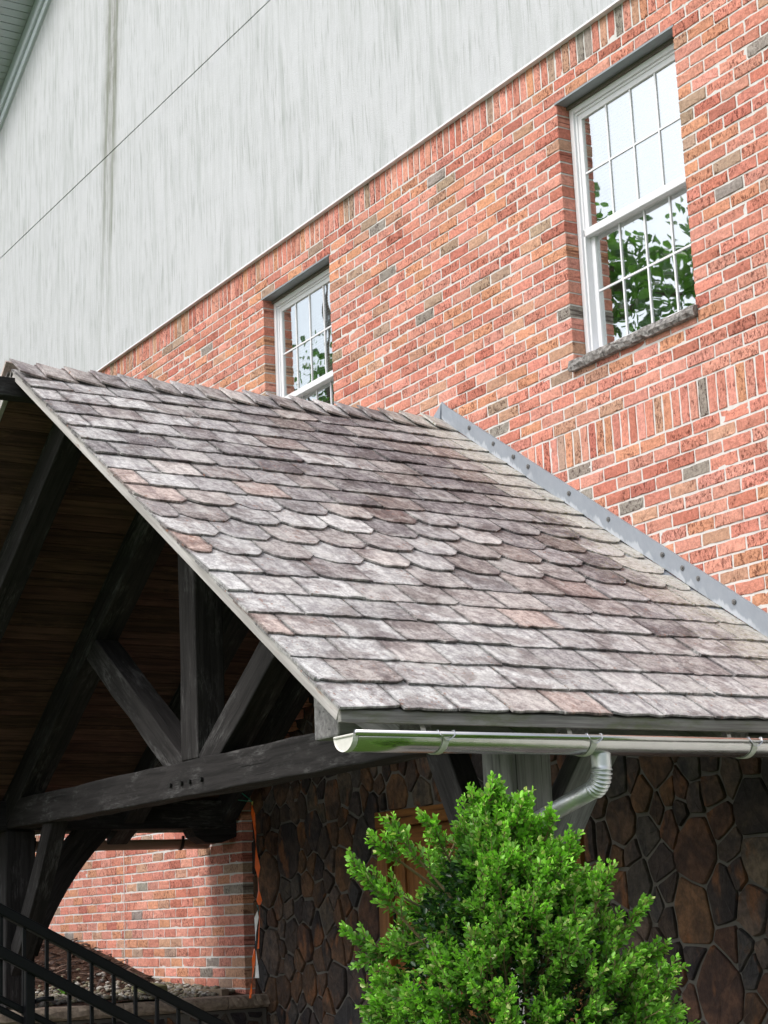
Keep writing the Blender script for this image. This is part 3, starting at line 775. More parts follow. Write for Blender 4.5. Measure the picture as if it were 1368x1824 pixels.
# ridge caps: overlapping pairs, each a little above the last towards the gable
for side in (-1, 1):
    x = XF - .022; k = 0
    while x < XB - .03:
        q = MB(); x1 = min(x + .150 + random.uniform(-.008, .008), XB); w0, w1 = x, x1 + .03
        hi, lo = .038 + random.uniform(-.003, .006), .012
        s1 = .188 + random.uniform(-.008, .008); vs, g = [], []
        for n_ in (0, .011):
            for s in (-.004, s1 * .5, s1):
                for xx, b in ((w0, hi), (min(w1, XB), lo)):
                    nn = b + n_ + (0.0 if s < .15 else -.004) + random.uniform(-.001, .001) + (.002 if side > 0 else 0)
                    vs.append(slope_pt(xx + random.uniform(-.003, .003), s, nn, side)); g.append((xx, s, n_))
        q.add(vs, [(0, 1, 3, 2), (2, 3, 5, 4), (6, 8, 9, 7), (8, 10, 11, 9), (0, 6, 7, 1), (4, 5, 11, 10), (0, 2, 8, 6), (2, 4, 10, 8), (1, 7, 9, 3), (3, 9, 11, 5)], slate_tone(3.3 if x < 5.3 else 5.6, .1), g)
        q.build('ridge_slate', 'slate', roof); x = x1; k += 1
# rake and eave boards
for side in (-1, 1):
    m = MB(); slab(m, XF, XF + .028, .0 if side < 0 else .003, SL - .012, -.046, -.002, side); m.build('rake_board', 'rake_wood', porch, bevel=.003)
m = MB(); y0_ = RY - SL * COS
pts = [slope_pt(0, SL - .028, -.003), slope_pt(0, SL - .008, -.003), (0, y0_ + .006, RZ - SL * SIN - .040), (0, y0_ + .030, RZ - SL * SIN - .040)]
m.loft([[(x, p[1], p[2]) for p in pts] for x in (XF + .003, XB)], None, [(x, p[1], p[2]) for x in (XF + .003, XB) for p in pts]); m.build('eave_board', 'eave_wood', porch, bevel=.003)
m = MB(); slab(m, XF + .03, XB, SL - .05, SL - .01, -.06, -.004, 1); m.build('eave_board', 'eave_wood', porch)
# ceiling boards on the underside of the far slope (the one in view), one board each
BW = .1165; k = 0; s = .02
while s < SL - .06:
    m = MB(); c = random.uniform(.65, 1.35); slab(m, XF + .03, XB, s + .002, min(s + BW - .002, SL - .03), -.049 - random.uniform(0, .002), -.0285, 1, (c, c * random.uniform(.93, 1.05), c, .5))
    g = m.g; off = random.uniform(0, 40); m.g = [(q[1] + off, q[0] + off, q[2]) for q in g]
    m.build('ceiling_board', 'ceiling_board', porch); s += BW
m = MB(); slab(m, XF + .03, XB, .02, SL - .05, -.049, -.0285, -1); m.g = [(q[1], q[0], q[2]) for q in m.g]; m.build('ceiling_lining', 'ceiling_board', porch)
# rafters
NB = -.05
RAFT = [(3.40, 3.54), (4.10, 4.26), (4.93, 5.08), (5.68, 5.78)]
for ri, (x0, x1) in enumerate(RAFT):
    for side in (-1, 1):
        m = MB(); dep = .185; n_ = 14; rings, g = [], []; off = random.uniform(0, 50)
        s1 = SL - .10
        for i in range(n_ + 1):
            s = (dep * TAN if 0 else .02) + (s1 - .02) * i / n_; j = lambda: random.uniform(-.0025, .0025) if 0 < i < n_ else 0
            rg = []
            for x, n in ((x0, NB - dep), (x1, NB - dep), (x1, NB), (x0, NB)):
                ss = s + (0 if i < n_ else (.06 if n < NB else 0)) - 0
                nn = n + (0.055 if (i == n_ and n < NB) else 0)
                rg.append(slope_pt(x + j(), ss, nn + j(), side)); g.append((s + off, x + off, n))
            rings.append(rg)
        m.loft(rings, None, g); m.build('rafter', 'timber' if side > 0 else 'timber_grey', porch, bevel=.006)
# ridge beam, reaching out past the gable
m = MB(); beam(m, (2.55, RY, RZ - .115), (XB, RY, RZ - .115), .10, .10); m.build('ridge_beam', 'timber', porch, bevel=.006)
# plates (long beams), posts, tie beam, king post, struts
ZP0, ZP1 = H + .665, H + .86
PY = {1: (11.385, 11.585), -1: (5.694, 5.894)}
for side in (-1, 1):
    a, b = PY[side]
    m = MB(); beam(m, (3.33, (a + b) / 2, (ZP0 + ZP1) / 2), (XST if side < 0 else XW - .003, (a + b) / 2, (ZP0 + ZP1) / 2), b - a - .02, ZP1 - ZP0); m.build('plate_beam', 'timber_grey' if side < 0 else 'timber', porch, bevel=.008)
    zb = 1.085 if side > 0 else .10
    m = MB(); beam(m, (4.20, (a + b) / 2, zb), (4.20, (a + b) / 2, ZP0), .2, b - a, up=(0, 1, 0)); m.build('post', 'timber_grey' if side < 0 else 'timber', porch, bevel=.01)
XT = 4.185
m = MB(); beam(m, (XT, 11.386, H + .768), (XT, 5.893, H + .768), .165, .185, jit=.005); tie = m.build('tie_beam', 'timber', porch, bevel=.009)
for y in (8.82, 8.68, 8.58, 8.44):
    m = MB(); z = H + .745; m.tube([(XT - .100, y, z), (XT - .075, y, z)], .0125, 8); m.build('bolt', 'dark_bolt', porch)
m = MB(); beam(m, (4.185, 8.60, H + .862), (4.185, 8.60, RZ - .28), .165, .205, up=(0, 1, 0), jit=.004); m.build('king_post', 'timber', porch, bevel=.008)
for sg in (1, -1):
    p0 = (4.185, 8.60 + sg * .27, H + .90); p1 = (4.185, 8.60 + sg * 1.40, H + .90 + 1.13 * .69)
    m = MB(); d_ = Vector(p1) - Vector(p0); q0 = Vector(p0) - d_.normalized() * .16
    beam(m, q0, p1, .15, .165, up=(0, 0, 1), jit=.004); m.build('strut', 'timber', porch, bevel=.008)
# curved knee braces
def brace(A, B, bulge, wid, thick, td, mat='timber'):
    m = MB(); arc_brace(m, A, B, bulge, wid, thick, td); m.build('knee_brace', mat, porch, bevel=.006)
brace((4.19, 11.44, H - .22), (4.19, 10.72, H + .72), .07, .135, .11, (1, 0, 0))
brace((4.19, 5.85, H - .06), (4.19, 6.30, H + .72), -.03, .15, .11, (1, 0, 0))
brace((4.24, 11.47, H - .12), (4.80, 11.47, H + .72), .13, .19, .11, (0, -1, 0))
brace((4.22, 5.775, H + .04), (4.66, 5.775, H + .74), .03, .155, .11, (0, -1, 0), 'timber_grey')
m = MB(); m.loft([[(x, y, z) for x, z in ((5.45, ZP0 + .002), (5.48, ZP0 - .055), (5.56, ZP0 - .10), (5.68, ZP0 - .10), (XW - .004, ZP0 - .06), (XW - .004, ZP0 + .002))] for y in (11.40, 11.57)]); m.build('corbel', 'timber', porch, bevel=.005)
# wall flashing with its screws
fl = MB(); rings, g = [], []
for i in range(41):
    s = -.02 + 3.62 * i / 40; wv = .0025 * math.sin(s * 9) + random.uniform(-.001, .001)
    hh = .105 + .008 * min(1, s / 2.6)
    rg = [(XW - .016 + wv, 0.018), (XW - .012 + wv, hh), (XW - .003, hh + .002), (XW - .005, .018)]
    for x, v in rg: g.append((s, v, 0))
    rings.append([(x, RY - max(s, -.0) * COS, RZ - s * SIN + v / COS) for x, v in rg])
fl.loft(rings, None, g); fl = fl.build('wall_flashing', 'flashing', porch)
m = MB(); rings = []
for i in range(7):
    s = .6 * i / 6
    rings.append([(x, RY + .002 + s * COS, RZ - s * SIN + v / COS) for x, v in ((XW - .03, .02), (XW - .014, .105), (XW - .003, .107), (XW - .005, .02))])
m.loft(rings); m.build('wall_flashing', 'flashing', porch)
m = MB(); slab(m, XW - .13, XW - .004, .2, SL - .35, .009, .0105, -1); m.build('flashing_flange', 'flashing', porch)
for s in (.34, .62, .84, 1.00, 1.42, 1.80, 2.28, 2.45, 2.58, 2.86, 3.25):
    p = np.array((XW - .016, RY - s * COS, RZ - s * SIN + .075 / COS)); m = MB()
    m.tube([p + (.006, 0, 0), p + (-.003, 0, 0)], [.0135, .0135], 10); m.tube([p + (-.003, 0, 0), p + (-.008, 0, 0)], [.0085, .0065], 6); m.build('screw', 'bolt', fl)
# half-round gutter on hangers, with end cap, spring clips and outlet
GY, GZ, GR = 5.237, H + .622, .066
GV = .80
def ring_gutter(x, r0, r1, n=18):
    o = [(x, GY + r0 * math.cos(t), GZ - .012 + r0 * GV * math.sin(t)) for t in np.linspace(math.pi, 2 * math.pi, n)]
    i_ = [(x, GY + r1 * math.cos(t), GZ - .012 + r1 * GV * math.sin(t)) for t in np.linspace(2 * math.pi, math.pi, n)]
    return o + i_
GX0, GX1 = 3.085, 5.79
g_ = MB(); g_.loft([ring_gutter(x, GR, GR - .0015) for x in np.linspace(GX0, GX1, 12)])
gut = g_.build('gutter', 'gutter_steel', porch, smooth=True)
m = MB(); m.tube([(GX0, GY - GR - .002, GZ - .006), (GX1, GY - GR - .002, GZ - .006)], .0105, 14); m.build('gutter_bead', 'gutter_steel', gut, smooth=True)
m = MB(); n = 16
rg = [[(x, GY + r * math.cos(t), GZ - .012 + r * GV * math.sin(t)) for t in np.linspace(math.pi, 2 * math.pi, n)] for x, r in ((GX0 - .004, GR - .004), (GX0 - .009, GR + .0005), (GX0 + .012, GR + .0022))]
m.loft(rg[:2] + rg[2:], cap=False); m.add(rg[0], [tuple(range(n))[::-1]]); m.tube([(GX0 - .005, GY - GR, GZ - .012), (GX0 - .005, GY + GR, GZ - .012)], .005, 8); m.build('end_cap', 'off_white_metal', gut, bevel=.001)
for bx in (3.452, 4.105, 4.90, 5.55):
    m = MB(); rings = []
    for t in np.linspace(math.pi * .97, 2 * math.pi, 18):
        c_, s_ = math.cos(t), math.sin(t)
        rings.append([(bx + dx, GY + r * c_, GZ - .012 + r * GV * s_) for dx, r in ((-.012, GR + .0015), (.012, GR + .0015), (.012, GR + .006), (-.012, GR + .006))])
    a = (GY + GR, GZ - .012)
    for dy, dz_ in ((.004, .02), (.010, .045), (.025, .065), (.06, .075), (.16, .078)):
        rings.append([(bx + dx, a[0] + dy + r * .6, a[1] + dz_ + r * .8) for dx, r in ((-.010, 0), (.010, 0), (.010, .0045), (-.010, .0045))])
    m.loft(rings); hg = m.build('hanger', 'off_white_metal', gut)
    m = MB(); yb, zb = GY - GR - .002, GZ - .006
    m.tube([(bx - .032, yb + .008, zb + .014), (bx - .034, yb - .004, zb + .013), (bx - .030, yb - .012, zb - .004), (bx - .010, yb - .008, zb - .020), (bx + .0, yb - .006, zb - .022), (bx + .010, yb - .008, zb - .020), (bx + .030, yb - .012, zb - .004), (bx + .034, yb - .004, zb + .013), (bx + .032, yb + .008, zb + .014)], .0022, 6); m.build('spring_clip', 'wire', gut)
# downspout: straight drop, ribbed elbow, diagonal run to the post
DX = 4.185
path, rad = [], []
top = GZ - .012 - GR * GV
for z in np.linspace(top + .012, top - .050, 6): path.append((DX, GY, z)); rad.append(.0375)
Cn = Vector((DX, GY + .072, top - .050)); k = 0
TURN = 76
for i in range(1, 61):
    t = R(TURN) * i / 60; path.append((DX, Cn.y - .072 * math.cos(t), Cn.z - .072 * math.sin(t))); rad.append(.0375 + .0036 * math.sin(i / 60 * 2 * math.pi * 8))
m = MB(); m.tube(path, rad, 22); dsp = m.build('downspout_elbow', 'zinc', porch, smooth=True)
p = Vector(path[-1]); d_ = Vector((.0, math.sin(R(TURN)), -math.cos(R(TURN)))).normalized()
p2 = Vector((4.20, 5.66, 0)); p1_ = p - d_ * .008; end = Vector((DX, 5.645, p.z - (5.645 - p.y) * .25))
m = MB(); m.tube([p1_ - d_ * .0, p1_ + (end - p1_) * .5, end, end + Vector((.0, .012, -.05)), end + Vector((0, .012, -1.2))], .0352, 20); m.build('downspout', 'zinc', porch, smooth=True)
# the far eave's brown gutter, seen below the left plate
GY2 = RY + SL * COS + .045
m = MB(); rings = []
for x in np.linspace(XF, XW - .01, 8):
    o = [(x, GY2 + .055 * math.cos(t), H + .615 + .07 * math.sin(t)) for t in np.linspace(math.pi, 2 * math.pi, 14)]
    rings.append(o + [(x, GY2 + .052 * math.cos(t), H + .615 + .066 * math.sin(t)) for t in np.linspace(2 * math.pi, math.pi, 14)])
m.loft(rings); g2 = m.build('gutter', 'brown_gutter', porch, smooth=True)
for bx in (3.6, 4.45, 5.57):
    m = MB(); rings = []
    for t in np.linspace(math.pi * .9, 2 * math.pi, 14):
        rings.append([(bx + dx, GY2 + r * math.cos(t), H + .615 + r * 1.27 * math.sin(t)) for dx, r in ((-.010, .0555), (.010, .0555), (.010, .060), (-.010, .060))])
    m.loft(rings); m.build('hanger', 'dark_bolt', g2)

# ------------------------------------------------------------------ low retaining wall with capstones, gravel, edging
rw = thing('retaining_wall', 'low fieldstone retaining wall with rough brown capstones beside the porch', 'wall', (4.5, 11.25, 0))
m = MB(); m.box((1.0, 11.16, 0), (XST, 11.33, H - .56)); bed_ = m.build('wall_core', 'stone_mortar', rw)
x = 1.0; zc = H - .555
while x < XST - .02:
    x1 = min(x + random.uniform(.55, .8), XST + .015); m = MB(); rings = []; nn = 12
    if XST - x1 < .3: x1 = XST + .015
    for i in range(nn + 1):
        xx = x + .003 + (x1 - x - .006) * i / nn; j = lambda q=.008: random.uniform(-q, q)
        rings.append([(xx, 11.42, zc), (xx, 11.42, zc + .083 + j(.002)), (xx, 11.125 + j(), zc + .083 + j(.003)), (xx, 11.10 + j(), zc + .055 + j()), (xx, 11.10 + j(), zc + .022 + j()), (xx, 11.125 + j(), zc + .001)])
    m.loft(rings); m.build('capstone', 'capstone', rw); x = x1
for p, poly in voronoi(3.0, XST, .35, H - .58, .20):
    if not (2.8 < p[0] < XST and .3 < p[1] < H - .56): continue
    poly = clip(poly, 1, 0, XST - .03); poly = clip(poly, 0, 1, H - .57)
    if len(poly) < 3: continue
    poly = inset(poly, .011)
    if len(poly) < 3 or area(poly) < .002: continue
    stone_mesh(poly, 11.16, 'y').build('stone', 'fieldstone', bed_)
# river pebbles
ico = bpy.data.meshes.new('tmp_ico')
import bmesh
bm_ = bmesh.new(); bmesh.ops.create_icosphere(bm_, subdivisions=1, radius=1); bm_.verts.ensure_lookup_table()
IV = np.array([v.co[:] for v in bm_.verts]); IF = [tuple(v.index for v in f.verts) for f in bm_.faces]; bm_.free(); bpy.data.meshes.remove(ico)
m = MB(); PC = [(.21, .19, .15), (.16, .14, .10), (.27, .26, .23), (.11, .10, .09), (.19, .17, .11), (.33, .32, .29), (.14, .13, .08)]
for _ in range(3000):
    x, y = random.uniform(3.6, 5.78), 11.44 + abs(random.gauss(0, .62))
    if y > 13.2 + .35 * math.sin(x * 4) or random.random() < max(0, (y - 12.4) * .8): continue
    r_ = random.uniform(.012, .027); sx, sy, sz = random.uniform(.8, 1.5), random.uniform(.7, 1.1), random.uniform(.45, .8); a = random.uniform(0, 6.28)
    V = IV * np.array((sx, sy, sz)) * r_ * (1 + rng.uniform(-.1, .1, (len(IV), 1)))
    V = np.stack([V[:, 0] * math.cos(a) - V[:, 1] * math.sin(a), V[:, 0] * math.sin(a) + V[:, 1] * math.cos(a), V[:, 2]], 1) + np.array((x, y, terrace_z(x, y) + r_ * .25 + random.uniform(0, .012)))
    m.add(V, IF, (*random.choice(PC), random.random()))
tag(m.build('gravel', 'pebble', smooth=True), 'brown and grey river pebbles bedded behind the capstones', 'gravel', kind='stuff')
m = MB()
for _ in range(1600):
    x, y = random.uniform(3.4, 5.78), random.uniform(12.2, 16.5)
    if y < 12.9 and random.random() < .6: continue
    l, wd_ = random.uniform(.02, .06), random.uniform(.006, .016); a = random.uniform(0, 6.28); z = terrace_z(x, y) + random.uniform(.002, .03); t = random.uniform(-.4, .4)
    dx, dy = math.cos(a), math.sin(a); c = random.choice(((.06, .032, .022), (.10, .06, .04), (.035, .02, .015), (.14, .09, .065)))
    pts = [(x + dx * l * u - dy * wd_ * v, y + dy * l * u + dx * wd_ * v, z + t * l * u + h_) for h_ in (0, .006) for u, v in ((-1, -1), (1, -1), (1, 1), (-1, 1))]
    m.add(pts, [(0, 3, 2, 1), (4, 5, 6, 7), (0, 1, 5, 4), (1, 2, 6, 5), (2, 3, 7, 6), (3, 0, 4, 7)], (*c, random.random()))
tag(m.build('mulch_chips', 'pebble'), 'dark bark mulch strewn on the slope below the brick wall', 'mulch', kind='stuff')
m = MB(); plank_box(m, (5.60, 11.40, H - .485), (5.66, 12.15, H - .43), 1); e_ = m.build('edging_board', 'edging_wood', bevel=.004); e_.rotation_euler = (0, 0, R(8)); tag(e_, 'short weathered wooden edging board lying on the gravel by the brick corner', 'board')
m = MB(); m.loft([[(5.22 + q * .02, y, z) for y, z in ((11.72, H - .44), (11.95, H - .42), (11.94, H - .375), (11.73, H - .39))] for q in (0, 9)]); tag(m.build('flat_rock', 'moss_slab', bevel=.008), 'flat mossy slab of rock lying on the pebbles', 'rock')
for wi, (wx, wy, lab) in enumerate(((4.86, 12.30, 'small bright green weed growing among the pebbles behind the railing'), (5.62, 12.85, 'tiny green weed sprouting at the foot of the brick wall'), (4.45, 12.2, 'tiny green weed beside the left porch post'))):
    t_ = thing('weed', lab, 'weed', (wx, wy, terrace_z(wx, wy)))
    for k in range(7 if wi == 0 else 4):
        a = random.uniform(0, 6.28); l = random.uniform(.04, .085) * (1 if wi == 0 else .6); z0 = terrace_z(wx, wy) - .004; dx, dy = math.cos(a), math.sin(a); hh = random.uniform(.4, 1.1) * l
        b0 = np.array((wx, wy, z0)); tp = b0 + (dx * l, dy * l, hh); md = b0 + (dx * l * .5, dy * l * .5, hh * .8 + .01); sd2 = np.array((-dy, dx, 0)) * l * .3
        q = MB(); q.add([b0, md - sd2, tp, md + sd2, md + (0, 0, -.006)], [(0, 1, 4), (1, 2, 4), (2, 3, 4), (3, 0, 4)]); q.build('leaf', 'weed_leaf', t_)

# ------------------------------------------------------------------ steps and iron railing
def rail_z(x): return H + .123 - .528 * (x - 2.816)
RYL = 7.9
xs_ = [1.5 + .36 * i for i in range(8)]
for i in range(7):
    zt_ = rail_z(xs_[i] + .18) - .92
    if zt_ < .12: break
    m = MB(); m.box((xs_[i], 7.72, 0), (xs_[i] + .358, 9.5, zt_)); tag(m.build('stair_step', 'paving', bevel=.01), kind='structure')
m = MB(); m.box((-1.5, 7.72, 0), (1.498, 9.5, rail_z(1.5) - .83)); tag(m.build('stair_landing', 'paving', bevel=.01), kind='structure')
rl = thing('stair_railing', 'black iron stair railing with square balusters at the lower left', 'railing', (2.9, RYL, .3))
def rbar(name, xa, xb, dz_, wd_, hg, y=RYL):
    m = MB(); a, b = (xa, y, rail_z(xa) + dz_), (xb, y, rail_z(xb) + dz_)
    beam(m, a, b, wd_, hg, seg=1, jit=0); m.build(name, 'black_paint', rl, bevel=.006)
rbar('handrail', 1.9, 4.14, -.012, .052, .046)
rbar('lower_rail', 1.9, 4.1, -.205, .036, .05, RYL - .05)
rbar('bottom_rail', 1.9, 4.1, -.40, .030, .03); rbar('bottom_rail', 1.9, 4.1, -.445, .030, .03)
for k in range(-6, 11):
    x = 2.93 + .1085 * k
    m = MB(); m.box((x - .0075, RYL - .0075, rail_z(x) - .42), (x + .0075, RYL + .0075, rail_z(x) - .025)); m.build('baluster', 'black_paint', rl)
for x, zt_ in ((2.945, -.19), (4.09, -.02), (1.95, -.02)):
    zb = max(.0, [rail_z(q + .18) - .92 for q in xs_ if q <= x][-1]) if x > 1.5 else .3
    zb = max(zb, .10)
    m = MB(); m.box((x - .022, RYL - .047 if zt_ < -.1 else RYL - .022, zb), (x + .022, RYL - .012 if zt_ < -.1 else RYL + .022, rail_z(x) + zt_)); m.build('newel_post', 'black_paint', rl, bevel=.004)
m = MB(); m.tube([(2.97, RYL - .03, rail_z(2.97) - .34), (3.0, RYL - .05, rail_z(3.0) - .315), (3.05, RYL - .055, rail_z(3.05) - .29)], .011, 8); m.build('rail_bracket', 'black_paint', rl, smooth=True)

# ------------------------------------------------------------------ streamer hanging from the left plate
stt = thing('ribbon_streamer', 'tattered orange and white ribbon streamer hanging beside the brick corner', 'streamer', (5.70, 11.03, H - .47))
def strip(name, mat, pts, wd_):
    m = MB(); rings = []; n_ = len(pts)
    P = [ray(x, y) for x, y in pts]
    for i, (x, y) in enumerate(pts):
        d0 = ray(x, y) - np.array((0, 0, H)); t = 5.70 / d0[0]; c = d0 * t + np.array((0, 0, H))
        a = .9 * math.sin(i * 1.7 + len(pts)); ww = wd_ * (0.75 + .3 * math.sin(i * 2.3))
        v = np.array((math.sin(a) * .6, -math.cos(a), 0)) * ww / 2; nrm = np.array((-.0012, -.0012, 0))
        rings.append([c - v, c + v, c + v + nrm, c - v + nrm])
    m.loft(rings); return m.build(name, mat, stt)
strip('orange_ribbon', 'orange_cloth', [(449, 1434), (451, 1450), (453, 1468), (455, 1485), (456, 1505), (457, 1525), (459, 1545), (460, 1565), (461, 1585), (462, 1604), (462, 1612)], .052)
strip('orange_ribbon', 'orange_cloth', [(463, 1612), (462, 1640), (461, 1670), (460, 1690)], .022)
strip('orange_ribbon', 'orange_cloth', [(453, 1690), (452, 1710), (451, 1730), (449, 1750), (447, 1766), (445.5, 1778)], .036)
strip('white_ribbon', 'white_cloth', [(459, 1622), (457, 1635), (456, 1650), (455.5, 1663), (455.5, 1676)], .05)
strip('dark_ribbon', 'dark_cloth', [(455.5, 1676), (456, 1684), (456, 1693)], .032)
strip('white_ribbon', 'white_cloth', [(456, 1693), (457, 1706), (458, 1720), (458, 1742)], .05)
strip('teal_knot', 'teal_cord', [(458, 1612), (460, 1617), (461, 1623)], .034)
strip('yellow_tape', 'yellow_tape', [(449, 1428), (449.5, 1434)], .03)
def wpt(x, y, X=5.70):
    d0 = ray(x, y) - np.array((0, 0, H)); return d0 * (X / d0[0]) + np.array((0, 0, H))
m = MB(); m.tube([wpt(430, 1412), wpt(440, 1420), wpt(449, 1428)], .004, 6); m.build('cord', 'green_cord', stt)
m = MB(); m.tube([wpt(449, 1428), wpt(420, 1424.5), wpt(380, 1424), wpt(362, 1423)], .003, 6); m.build('cord', 'green_cord', stt)

# ------------------------------------------------------------------ foliage helpers
def leaves_mesh(name, mat, base, direc, length, width, tones, parent, fold=.18):
    """many small folded leaves in one mesh: arrays of base points, directions, sizes, colours"""
    N = len(base); d = direc / np.linalg.norm(direc, axis=1, keepdims=True)
    r_ = rng.normal(size=(N, 3)); r_ += np.array((0, 0, 1.2)); sd_ = np.cross(d, r_); sd_ /= np.linalg.norm(sd_, axis=1, keepdims=True) + 1e-9
    up = np.cross(sd_, d); L_ = length[:, None]; W_ = width[:, None]
    P = np.empty((N, 6, 3))
    P[:, 0] = base; P[:, 1] = base + d * L_ * .34 + sd_ * W_ * .5 + up * W_ * fold; P[:, 2] = base + d * L_ * .74 + sd_ * W_ * .40 + up * W_ * fold
    P[:, 3] = base + d * L_ - up * W_ * .12; P[:, 4] = base + d * L_ * .74 - sd_ * W_ * .40 + up * W_ * fold; P[:, 5] = base + d * L_ * .34 - sd_ * W_ * .5 + up * W_ * fold
    V = P.reshape(-1, 3); o = np.array((*((V.min(0) + V.max(0)) / 2),))
    me = bpy.data.meshes.new(name); me.vertices.add(N * 6); me.vertices.foreach_set('co', (V - o).ravel())
    k = np.arange(N)[:, None] * 6; idx = np.concatenate([k + [0, 1, 2, 3], k + [0, 3, 4, 5]], 1).ravel()
    me.loops.add(N * 8); me.loops.foreach_set('vertex_index', idx.astype(np.int32))
    me.polygons.add(N * 2); me.polygons.foreach_set('loop_start', np.arange(0, N * 8, 4, dtype=np.int32)); me.polygons.foreach_set('loop_total', np.full(N * 2, 4, dtype=np.int32))
    a = me.attributes.new('tone', 'FLOAT_COLOR', 'POINT'); T = np.ones((N, 6, 4)); T[:, :, :3] = tones[:, None, :]; a.data.foreach_set('color', T.astype(np.float32).ravel())
    me.materials.append(MT[mat]); me.update(); me.validate()
    ob = bpy.data.objects.new(name, me); col.objects.link(ob); ob.parent = parent; ob.location = Vector(o) - world_loc(parent); return ob

# ------------------------------------------------------------------ boxwood bush
BC = ray(912, 1650, 5.85); BX, BY = BC[0], BC[1]
bush = thing('boxwood_bush', 'tall bright green boxwood bush in front of the porch post', 'bush', (BX, BY, 0))
RGT = CMn[:, 0].copy(); RGT[2] = 0; RGT /= np.linalg.norm(RGT); FWD = np.array((-RGT[1], RGT[0], 0))
PZ = [0, .25, .7, 1.1, 1.3, 1.45, 1.58, 1.68, 1.75, 1.80]; PR = [.20, .38, .46, .47, .44, .38, .29, .20, .12, .04]
PS = [.02, .02, .01, -.005, -.005, -.03, -.045, -.05, -.03, -.02]     # the crown leans, as in the outline
base, dirs, lens, wids, tn = [], [], [], [], []; stems = MB()
def shoot(p, d, ln, fresh, nl=None, r0=.0022):
    d = np.array(d) / np.linalg.norm(d); nl = nl or max(5, int(ln / .0105)); ph = random.uniform(0, 3.14)
    a = np.cross(d, (.3, .2, 1.0)); a /= np.linalg.norm(a); b = np.cross(d, a); bend = rng.normal(0, .12, 3) + np.array((0, 0, .18))
    for i in range(nl):
        t = (i + .5) / nl; q = p + d * ln * t + bend * ln * t * t * .5
        for sg in (0, math.pi):
            an = ph + i * 1.57 + sg; o_ = a * math.cos(an) + b * math.sin(an)
            base.append(q); dirs.append(o_ * (1.0 - .45 * t) + d * (.55 + .55 * t) + rng.normal(0, .12, 3))
            s_ = random.uniform(.75, 1.15) * (1.0 if t < .8 else .72); lens.append(.0250 * s_); wids.append(.0145 * s_)
            f = fresh * (.35 + .65 * t) * random.uniform(.7, 1.2)
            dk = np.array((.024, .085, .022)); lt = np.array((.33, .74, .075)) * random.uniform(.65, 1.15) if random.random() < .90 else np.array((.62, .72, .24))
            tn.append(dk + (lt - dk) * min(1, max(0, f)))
    stems.tube([p, p + d * ln * .5 + bend * ln * .12, p + d * ln + bend * ln * .5], [r0, r0 * .8, r0 * .4], 4, cap=False)
def prof(z): return float(np.interp(z, PZ, PR)), float(np.interp(z, PZ, PS))
lob = [(random.uniform(0, 6.28), random.uniform(.5, 1.75), random.uniform(.09, .2), random.uniform(-.10, .085)) for _ in range(70)]
for _ in range(1050):
    z = random.uniform(.3, .95) if random.random() < .15 else random.uniform(.9, 1.80); an = random.uniform(0, 6.28)
    if math.sin(an) > .35 and random.random() < .6: continue    # fewer on the side away from the camera
    r_, sh = prof(z)
    bump = sum(h * math.exp(-(((an - a + 3.14) % 6.28 - 3.14) * r_ / w_) ** 2 - ((z - zz) / w_) ** 2) for a, zz, w_, h in lob)
    rr = max(.0, r_ + bump * (r_ / .42)) * (1 - abs(random.gauss(0, .16)))
    o_ = RGT * math.cos(an) + FWD * math.sin(an); p = np.array((BX, BY, z)) + RGT * sh + o_ * max(0, rr - .06)
    up = .7 + 1.2 * max(0, z - 1.1); d = o_ * (1.0 if z < 1.65 else .6) + np.array((0, 0, up)) + rng.normal(0, .22, 3); d /= np.linalg.norm(d)
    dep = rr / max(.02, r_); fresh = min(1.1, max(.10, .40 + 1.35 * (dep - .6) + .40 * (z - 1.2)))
    if random.random() < .2: fresh *= .55
    Lg = random.uniform(.10, .17)
    stems.tube([p - d * .10, p, p + d * Lg * .6], [.004, .003, .002], 4, cap=False)
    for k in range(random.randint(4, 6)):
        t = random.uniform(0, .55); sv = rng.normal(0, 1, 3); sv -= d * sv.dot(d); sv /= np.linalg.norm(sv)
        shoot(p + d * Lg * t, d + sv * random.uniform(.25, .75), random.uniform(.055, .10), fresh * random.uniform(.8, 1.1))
# long sprays that leave the outline, as seen
for (x0, y0, x1, y1, n_, fr) in ((720, 1640, 622, 1531, 6, .8), (760, 1720, 611, 1664, 8, .75), (770, 1560, 690, 1466, 6, .9), (800, 1530, 760, 1460, 5, .9), (850, 1500, 884, 1398, 7, 1), (905, 1500, 935, 1425, 5, 1), (960, 1530, 985, 1455, 5, 1),
                                  (720, 1600, 640, 1560, 6, .8), (1090, 1680, 1148, 1610, 5, .8), (1060, 1620, 1085, 1555, 5, .9), (1000, 1560, 1022, 1496, 5, 1), (1120, 1770, 1205, 1725, 6, .8), (760, 1790, 655, 1800, 6, .6), (820, 1480, 845, 1420, 5, 1), (1120, 1740, 1180, 1690, 5, .8), (720, 1540, 665, 1500, 5, .85), (740, 1680, 640, 1720, 6, .6)):
    dep = 5.75 + random.uniform(-.12, .12); A, B = ray(x0, y0, dep + .05), ray(x1, y1, dep); d = (B - A) / np.linalg.norm(B - A); Lg = np.linalg.norm(B - A)
    stems.tube([A - d * .15, A, A + (B - A) * .6, B], [.005, .004, .003, .001], 5, cap=False)
    for k in range(n_ * 2):
        t = (k + .5) / (n_ * 2); sidev = rng.normal(0, 1, 3); sidev -= d * sidev.dot(d); sidev /= np.linalg.norm(sidev)
        shoot(A + (B - A) * t * .9, d * 1.1 + sidev * .8 * (1 - t * .5) + np.array((0, 0, .25)), .075 * (1.15 - .4 * t), fr)
    shoot(B - d * .07, d, .08, fr)
nsh = len(base)
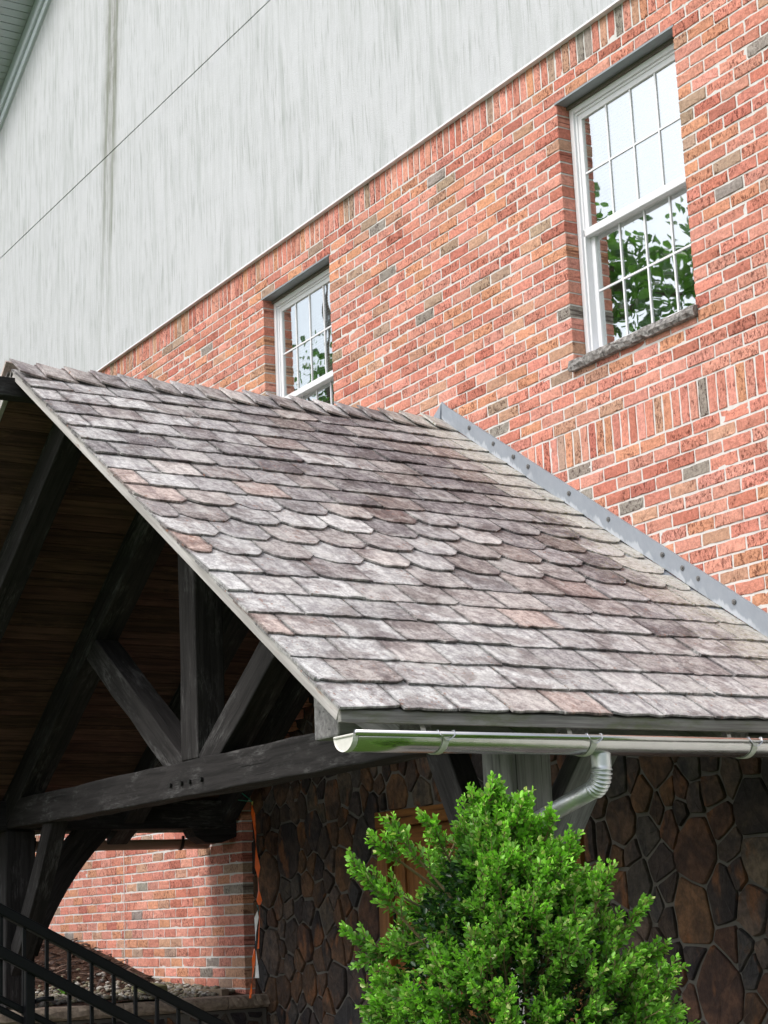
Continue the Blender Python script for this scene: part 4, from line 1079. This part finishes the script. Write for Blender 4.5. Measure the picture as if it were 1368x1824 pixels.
# inner leaves, a darker green
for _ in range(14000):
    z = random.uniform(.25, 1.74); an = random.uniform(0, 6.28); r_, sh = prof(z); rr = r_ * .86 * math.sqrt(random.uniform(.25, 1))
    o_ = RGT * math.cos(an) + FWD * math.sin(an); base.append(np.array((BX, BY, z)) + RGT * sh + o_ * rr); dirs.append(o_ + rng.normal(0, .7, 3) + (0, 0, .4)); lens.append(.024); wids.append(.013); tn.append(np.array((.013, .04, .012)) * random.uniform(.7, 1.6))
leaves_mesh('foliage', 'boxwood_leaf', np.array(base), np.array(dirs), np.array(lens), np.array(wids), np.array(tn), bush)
for k in range(16):
    a = random.uniform(0, 6.28); z1 = random.uniform(1.0, 1.75); r1, s1 = prof(z1); o_ = RGT * math.cos(a) + FWD * math.sin(a); b0 = np.array((BX, BY, 0)) + o_ * .06; tp = np.array((BX, BY, z1)) + o_ * r1 * .8 + RGT * s1
    stems.tube([b0, b0 * .6 + tp * .4 + (0, 0, .1), tp], [.014, .009, .004], 6, cap=False)
stems.build('branches', 'stem', bush)

# ------------------------------------------------------------------ trees across the yard: seen only in the window panes
def tree(x, y, ht, cr, label, seed, z0=None):
    r0 = np.random.default_rng(seed); t_ = thing('leafy_tree', label, 'tree', (x, y, 0), 'trees mirrored in the window panes')
    m = MB(); top = np.array((x + r0.normal(0, .3), y + r0.normal(0, .3), ht * .82)); m.tube([(x, y, -.05), (x + .05, y, ht * .3), tuple(top)], [.24, .17, .04], 10)
    ends = []
    for k in range(16):
        f = r0.uniform(.28, .8); b = np.array((x, y, 0)) * (1 - f) + top * f; b[2] = ht * .82 * f; a = r0.uniform(0, 6.28)
        l = cr * r0.uniform(.6, 1.0) * (1.15 - .6 * f); tp = b + np.array((math.cos(a) * l, math.sin(a) * l, l * r0.uniform(.25, .7))); md = (b + tp) / 2 + (0, 0, .12 * l)
        m.tube([b, md, tp], [.07, .045, .015], 6, cap=False); ends += [tp, md, (md + tp) / 2]
    m.build('trunk', 'bark', t_, smooth=True)
    B, D, LN, T = [], [], [], []
    for e_ in ends:
        for q in range(5):
            c = e_ + r0.normal(0, .42, 3) * (1, 1, .7); n_ = int(r0.integers(12, 30)); pts = c + r0.normal(0, .20, (n_, 3)); B.append(pts)
            D.append(r0.normal(0, 1, (n_, 3)) + (0, 0, -.3)); LN.append(r0.uniform(.10, .17, n_)); T.append(np.tile(np.array((.085, .175, .045)), (n_, 1)) * r0.uniform(.6, 1.4, (n_, 1)))
    B, D, LN, T = map(np.concatenate, (B, D, LN, T))
    leaves_mesh('crown', 'tree_leaf', B, D, LN, LN * .62, T, t_)
tree(-2.0, 17.0, 15.6, 2.3, 'broad leafy tree mirrored low in the near window', 3)
tree(-2.4, 24.5, 15.0, 3.4, 'taller leafy tree mirrored in the far window above the ridge', 4)
tree(-7.5, 19.5, 10.0, 2.6, 'leafy tree across the yard behind the other two', 5)
print('bricks', len(bricks), 'slates', cnt, 'stones', n_st, 'leaves', len(base))
